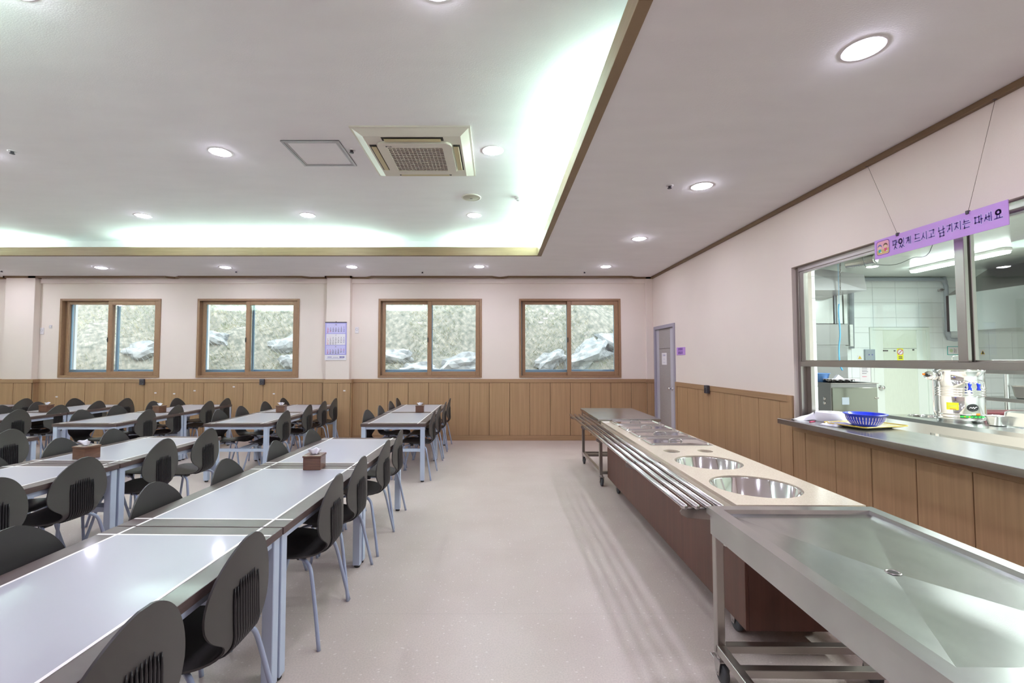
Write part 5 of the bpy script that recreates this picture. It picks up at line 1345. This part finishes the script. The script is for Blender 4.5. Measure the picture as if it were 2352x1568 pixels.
ov = MB(); o = bmesh.new(); o.faces.new([o.verts.new(around(29+14*math.cos(2*PI*k/24), rr0+0.004, 0.165+0.038*math.sin(2*PI*k/24))) for k in range(24)]); ov._merge(o, 0, False); ovo = ov.build('oval_badge', 'bkt', ur)
bb = MB(); bb.tube(smooth_path([around(20, rr0+0.007, 0.158), around(23, rr0+0.007, 0.168), around(26, rr0+0.007, 0.158), around(29, rr0+0.007, 0.17), around(31, rr0+0.007, 0.155), around(34, rr0+0.007, 0.168), around(38, rr0+0.007, 0.172)], 4), 0.003, 5); bb.build('badge_script', 'paper', ovo)
gs = curved(0, 62, 0.062, 0.079, rr0+0.003, 'green', 'green_strip', ur)
for k in range(5): curved(8+k*10, 12+k*10, 0.066, 0.075, rr0+0.004, 'ink' if k > 1 else 'yellow', 'strip_mark', gs)
curved(25, 35, 0.088, 0.108, rr0+0.0055, 'lime', 'square_sticker', ur); curved(36, 46, 0.088, 0.108, rr0+0.0055, 'orange', 'square_sticker', ur)

def gn_pan(nm, label, x, y, z, hx, hy, dp_, mk='steel_k', inv=False, rz=0):
    t = thing(nm, label, 'pan', (x, y, z), rz)
    lv = [(hx, hy, 0.03, 1.0), (hx-0.012, hy-0.012, 0.03, 1.0), (hx-0.018, hy-0.018, 0.03, 0.94), (hx-0.028, hy-0.028, 0.04, 0.08), (hx-0.045, hy-0.045, 0.04, 0.0)]
    o = bmesh.new(); L_ = []
    for a_, b_, r_, zz in lv: L_.append([o.verts.new((p[0], p[1], (1-zz if inv else zz)*dp_)) for p in rrect(-a_, -b_, a_, b_, r_, 4)])
    n = len(L_[0])
    for a_, c_ in zip(L_[:-1], L_[1:]):
        for i in range(n): o.faces.new([a_[i], a_[(i+1) % n], c_[(i+1) % n], c_[i]])
    o.faces.new(L_[-1]); bmesh.ops.recalc_face_normals(o, faces=o.faces)
    bb = MB(); bb._merge(o, 0, False); q = bb.build('pan_body', mk, t); md = q.modifiers.new('s', 'SOLIDIFY'); md.thickness = 0.002
    return t
gn_pan('steel_pan', 'upturned steel pan on the kitchen work table right of the urn', 5.19, 4.46, IZ, 0.17, 0.14, 0.15, inv=True, rz=R(10))
gn_pan('steel_pan', 'small deep steel pan tucked between urn and upturned pan', 4.98, 4.63-0.08, IZ, 0.09, 0.08, 0.10, rz=R(10))
gn_pan('maroon_tray', 'dark maroon tub lying behind the upturned steel pan', 5.50, 4.95, IZ, 0.36, 0.18, 0.10, mk='maroon', inv=True, rz=R(-6))
# shelf unit over the table
sh = thing('steel_shelf', 'two-tier steel shelf standing behind the kitchen work table', 'shelf', (0, 0, 0))
SX0, SX1, SY0, SY1 = 6.05, 6.55, 3.4, 5.75
for z in (1.005, 1.335):
    bb = MB(); bb.box((SX0, SY0, z), (SX1, SY1, z+0.045), bev=0.003); bb.build('shelf_board', 'steel_k', sh)
for x_, y_ in ((SX0+0.05, 5.45), (SX1-0.05, 5.45), (SX0+0.05, 3.45), (SX1-0.05, 3.45)):
    bb = MB(); bb.cyl((x_, y_, 0), 0.024, 1.335, 14); bb.build('post', 'steel_k', sh)
gn_pan('steel_pan', 'deep steel pan standing on the lower kitchen shelf', 6.25, 5.15, 1.05, 0.18, 0.27, 0.15)
for k, lab in ((0, 'white tub on the top kitchen shelf, left one'), (1, 'white tub on the top kitchen shelf, right one')):
    t = thing('plastic_tub', lab, 'tub', (6.25, 5.40-k*0.42, 1.38), 0, 'white tubs on the kitchen shelf')
    bb = MB(); bb.box((-0.15, -0.19, 0), (0.15, 0.19, 0.11), bev=0.02, seg=2); bb.build('tub_body', 'lwhite', t)
    bb = MB(); bb.box((-0.16, -0.20, 0.105), (0.16, 0.20, 0.125), bev=0.006); bb.build('tub_lid', 'lwhite', t)
for k, (mk, dy) in enumerate((('yellow', 5.62), ('lwhite', 5.42))):
    pass
t = thing('seasoning_jar', 'small clear jar with a yellow cap behind the maroon tub', 'jar', (5.62, 4.74, IZ+0.10))
bb = MB(); bb.lathe([(0, 0), (0.045, 0), (0.045, 0.05), (0.025, 0.085), (0.025, 0.09), (0, 0.09)], 20); bb.build('jar_body', 'lwhite', t)
bb = MB(); bb.cyl((0, 0, 0.088), 0.03, 0.022, 18); bb.build('cap', 'yellow', t)
t = thing('lidded_tub', 'pale green lidded tub at the right edge on the work table', 'tub', (4.93, 4.02, IZ))
bb = MB(); bb.lathe([(0, 0), (0.12, 0), (0.13, 0.012), (0.09, 0.02), (0, 0.02)], 28); bb.build('plate', 'lwhite', t)
bb = MB(); bb.box((-0.07, -0.07, 0.02), (0.07, 0.07, 0.09), bev=0.01, seg=2); bb.build('tub_body', 'lime', t)
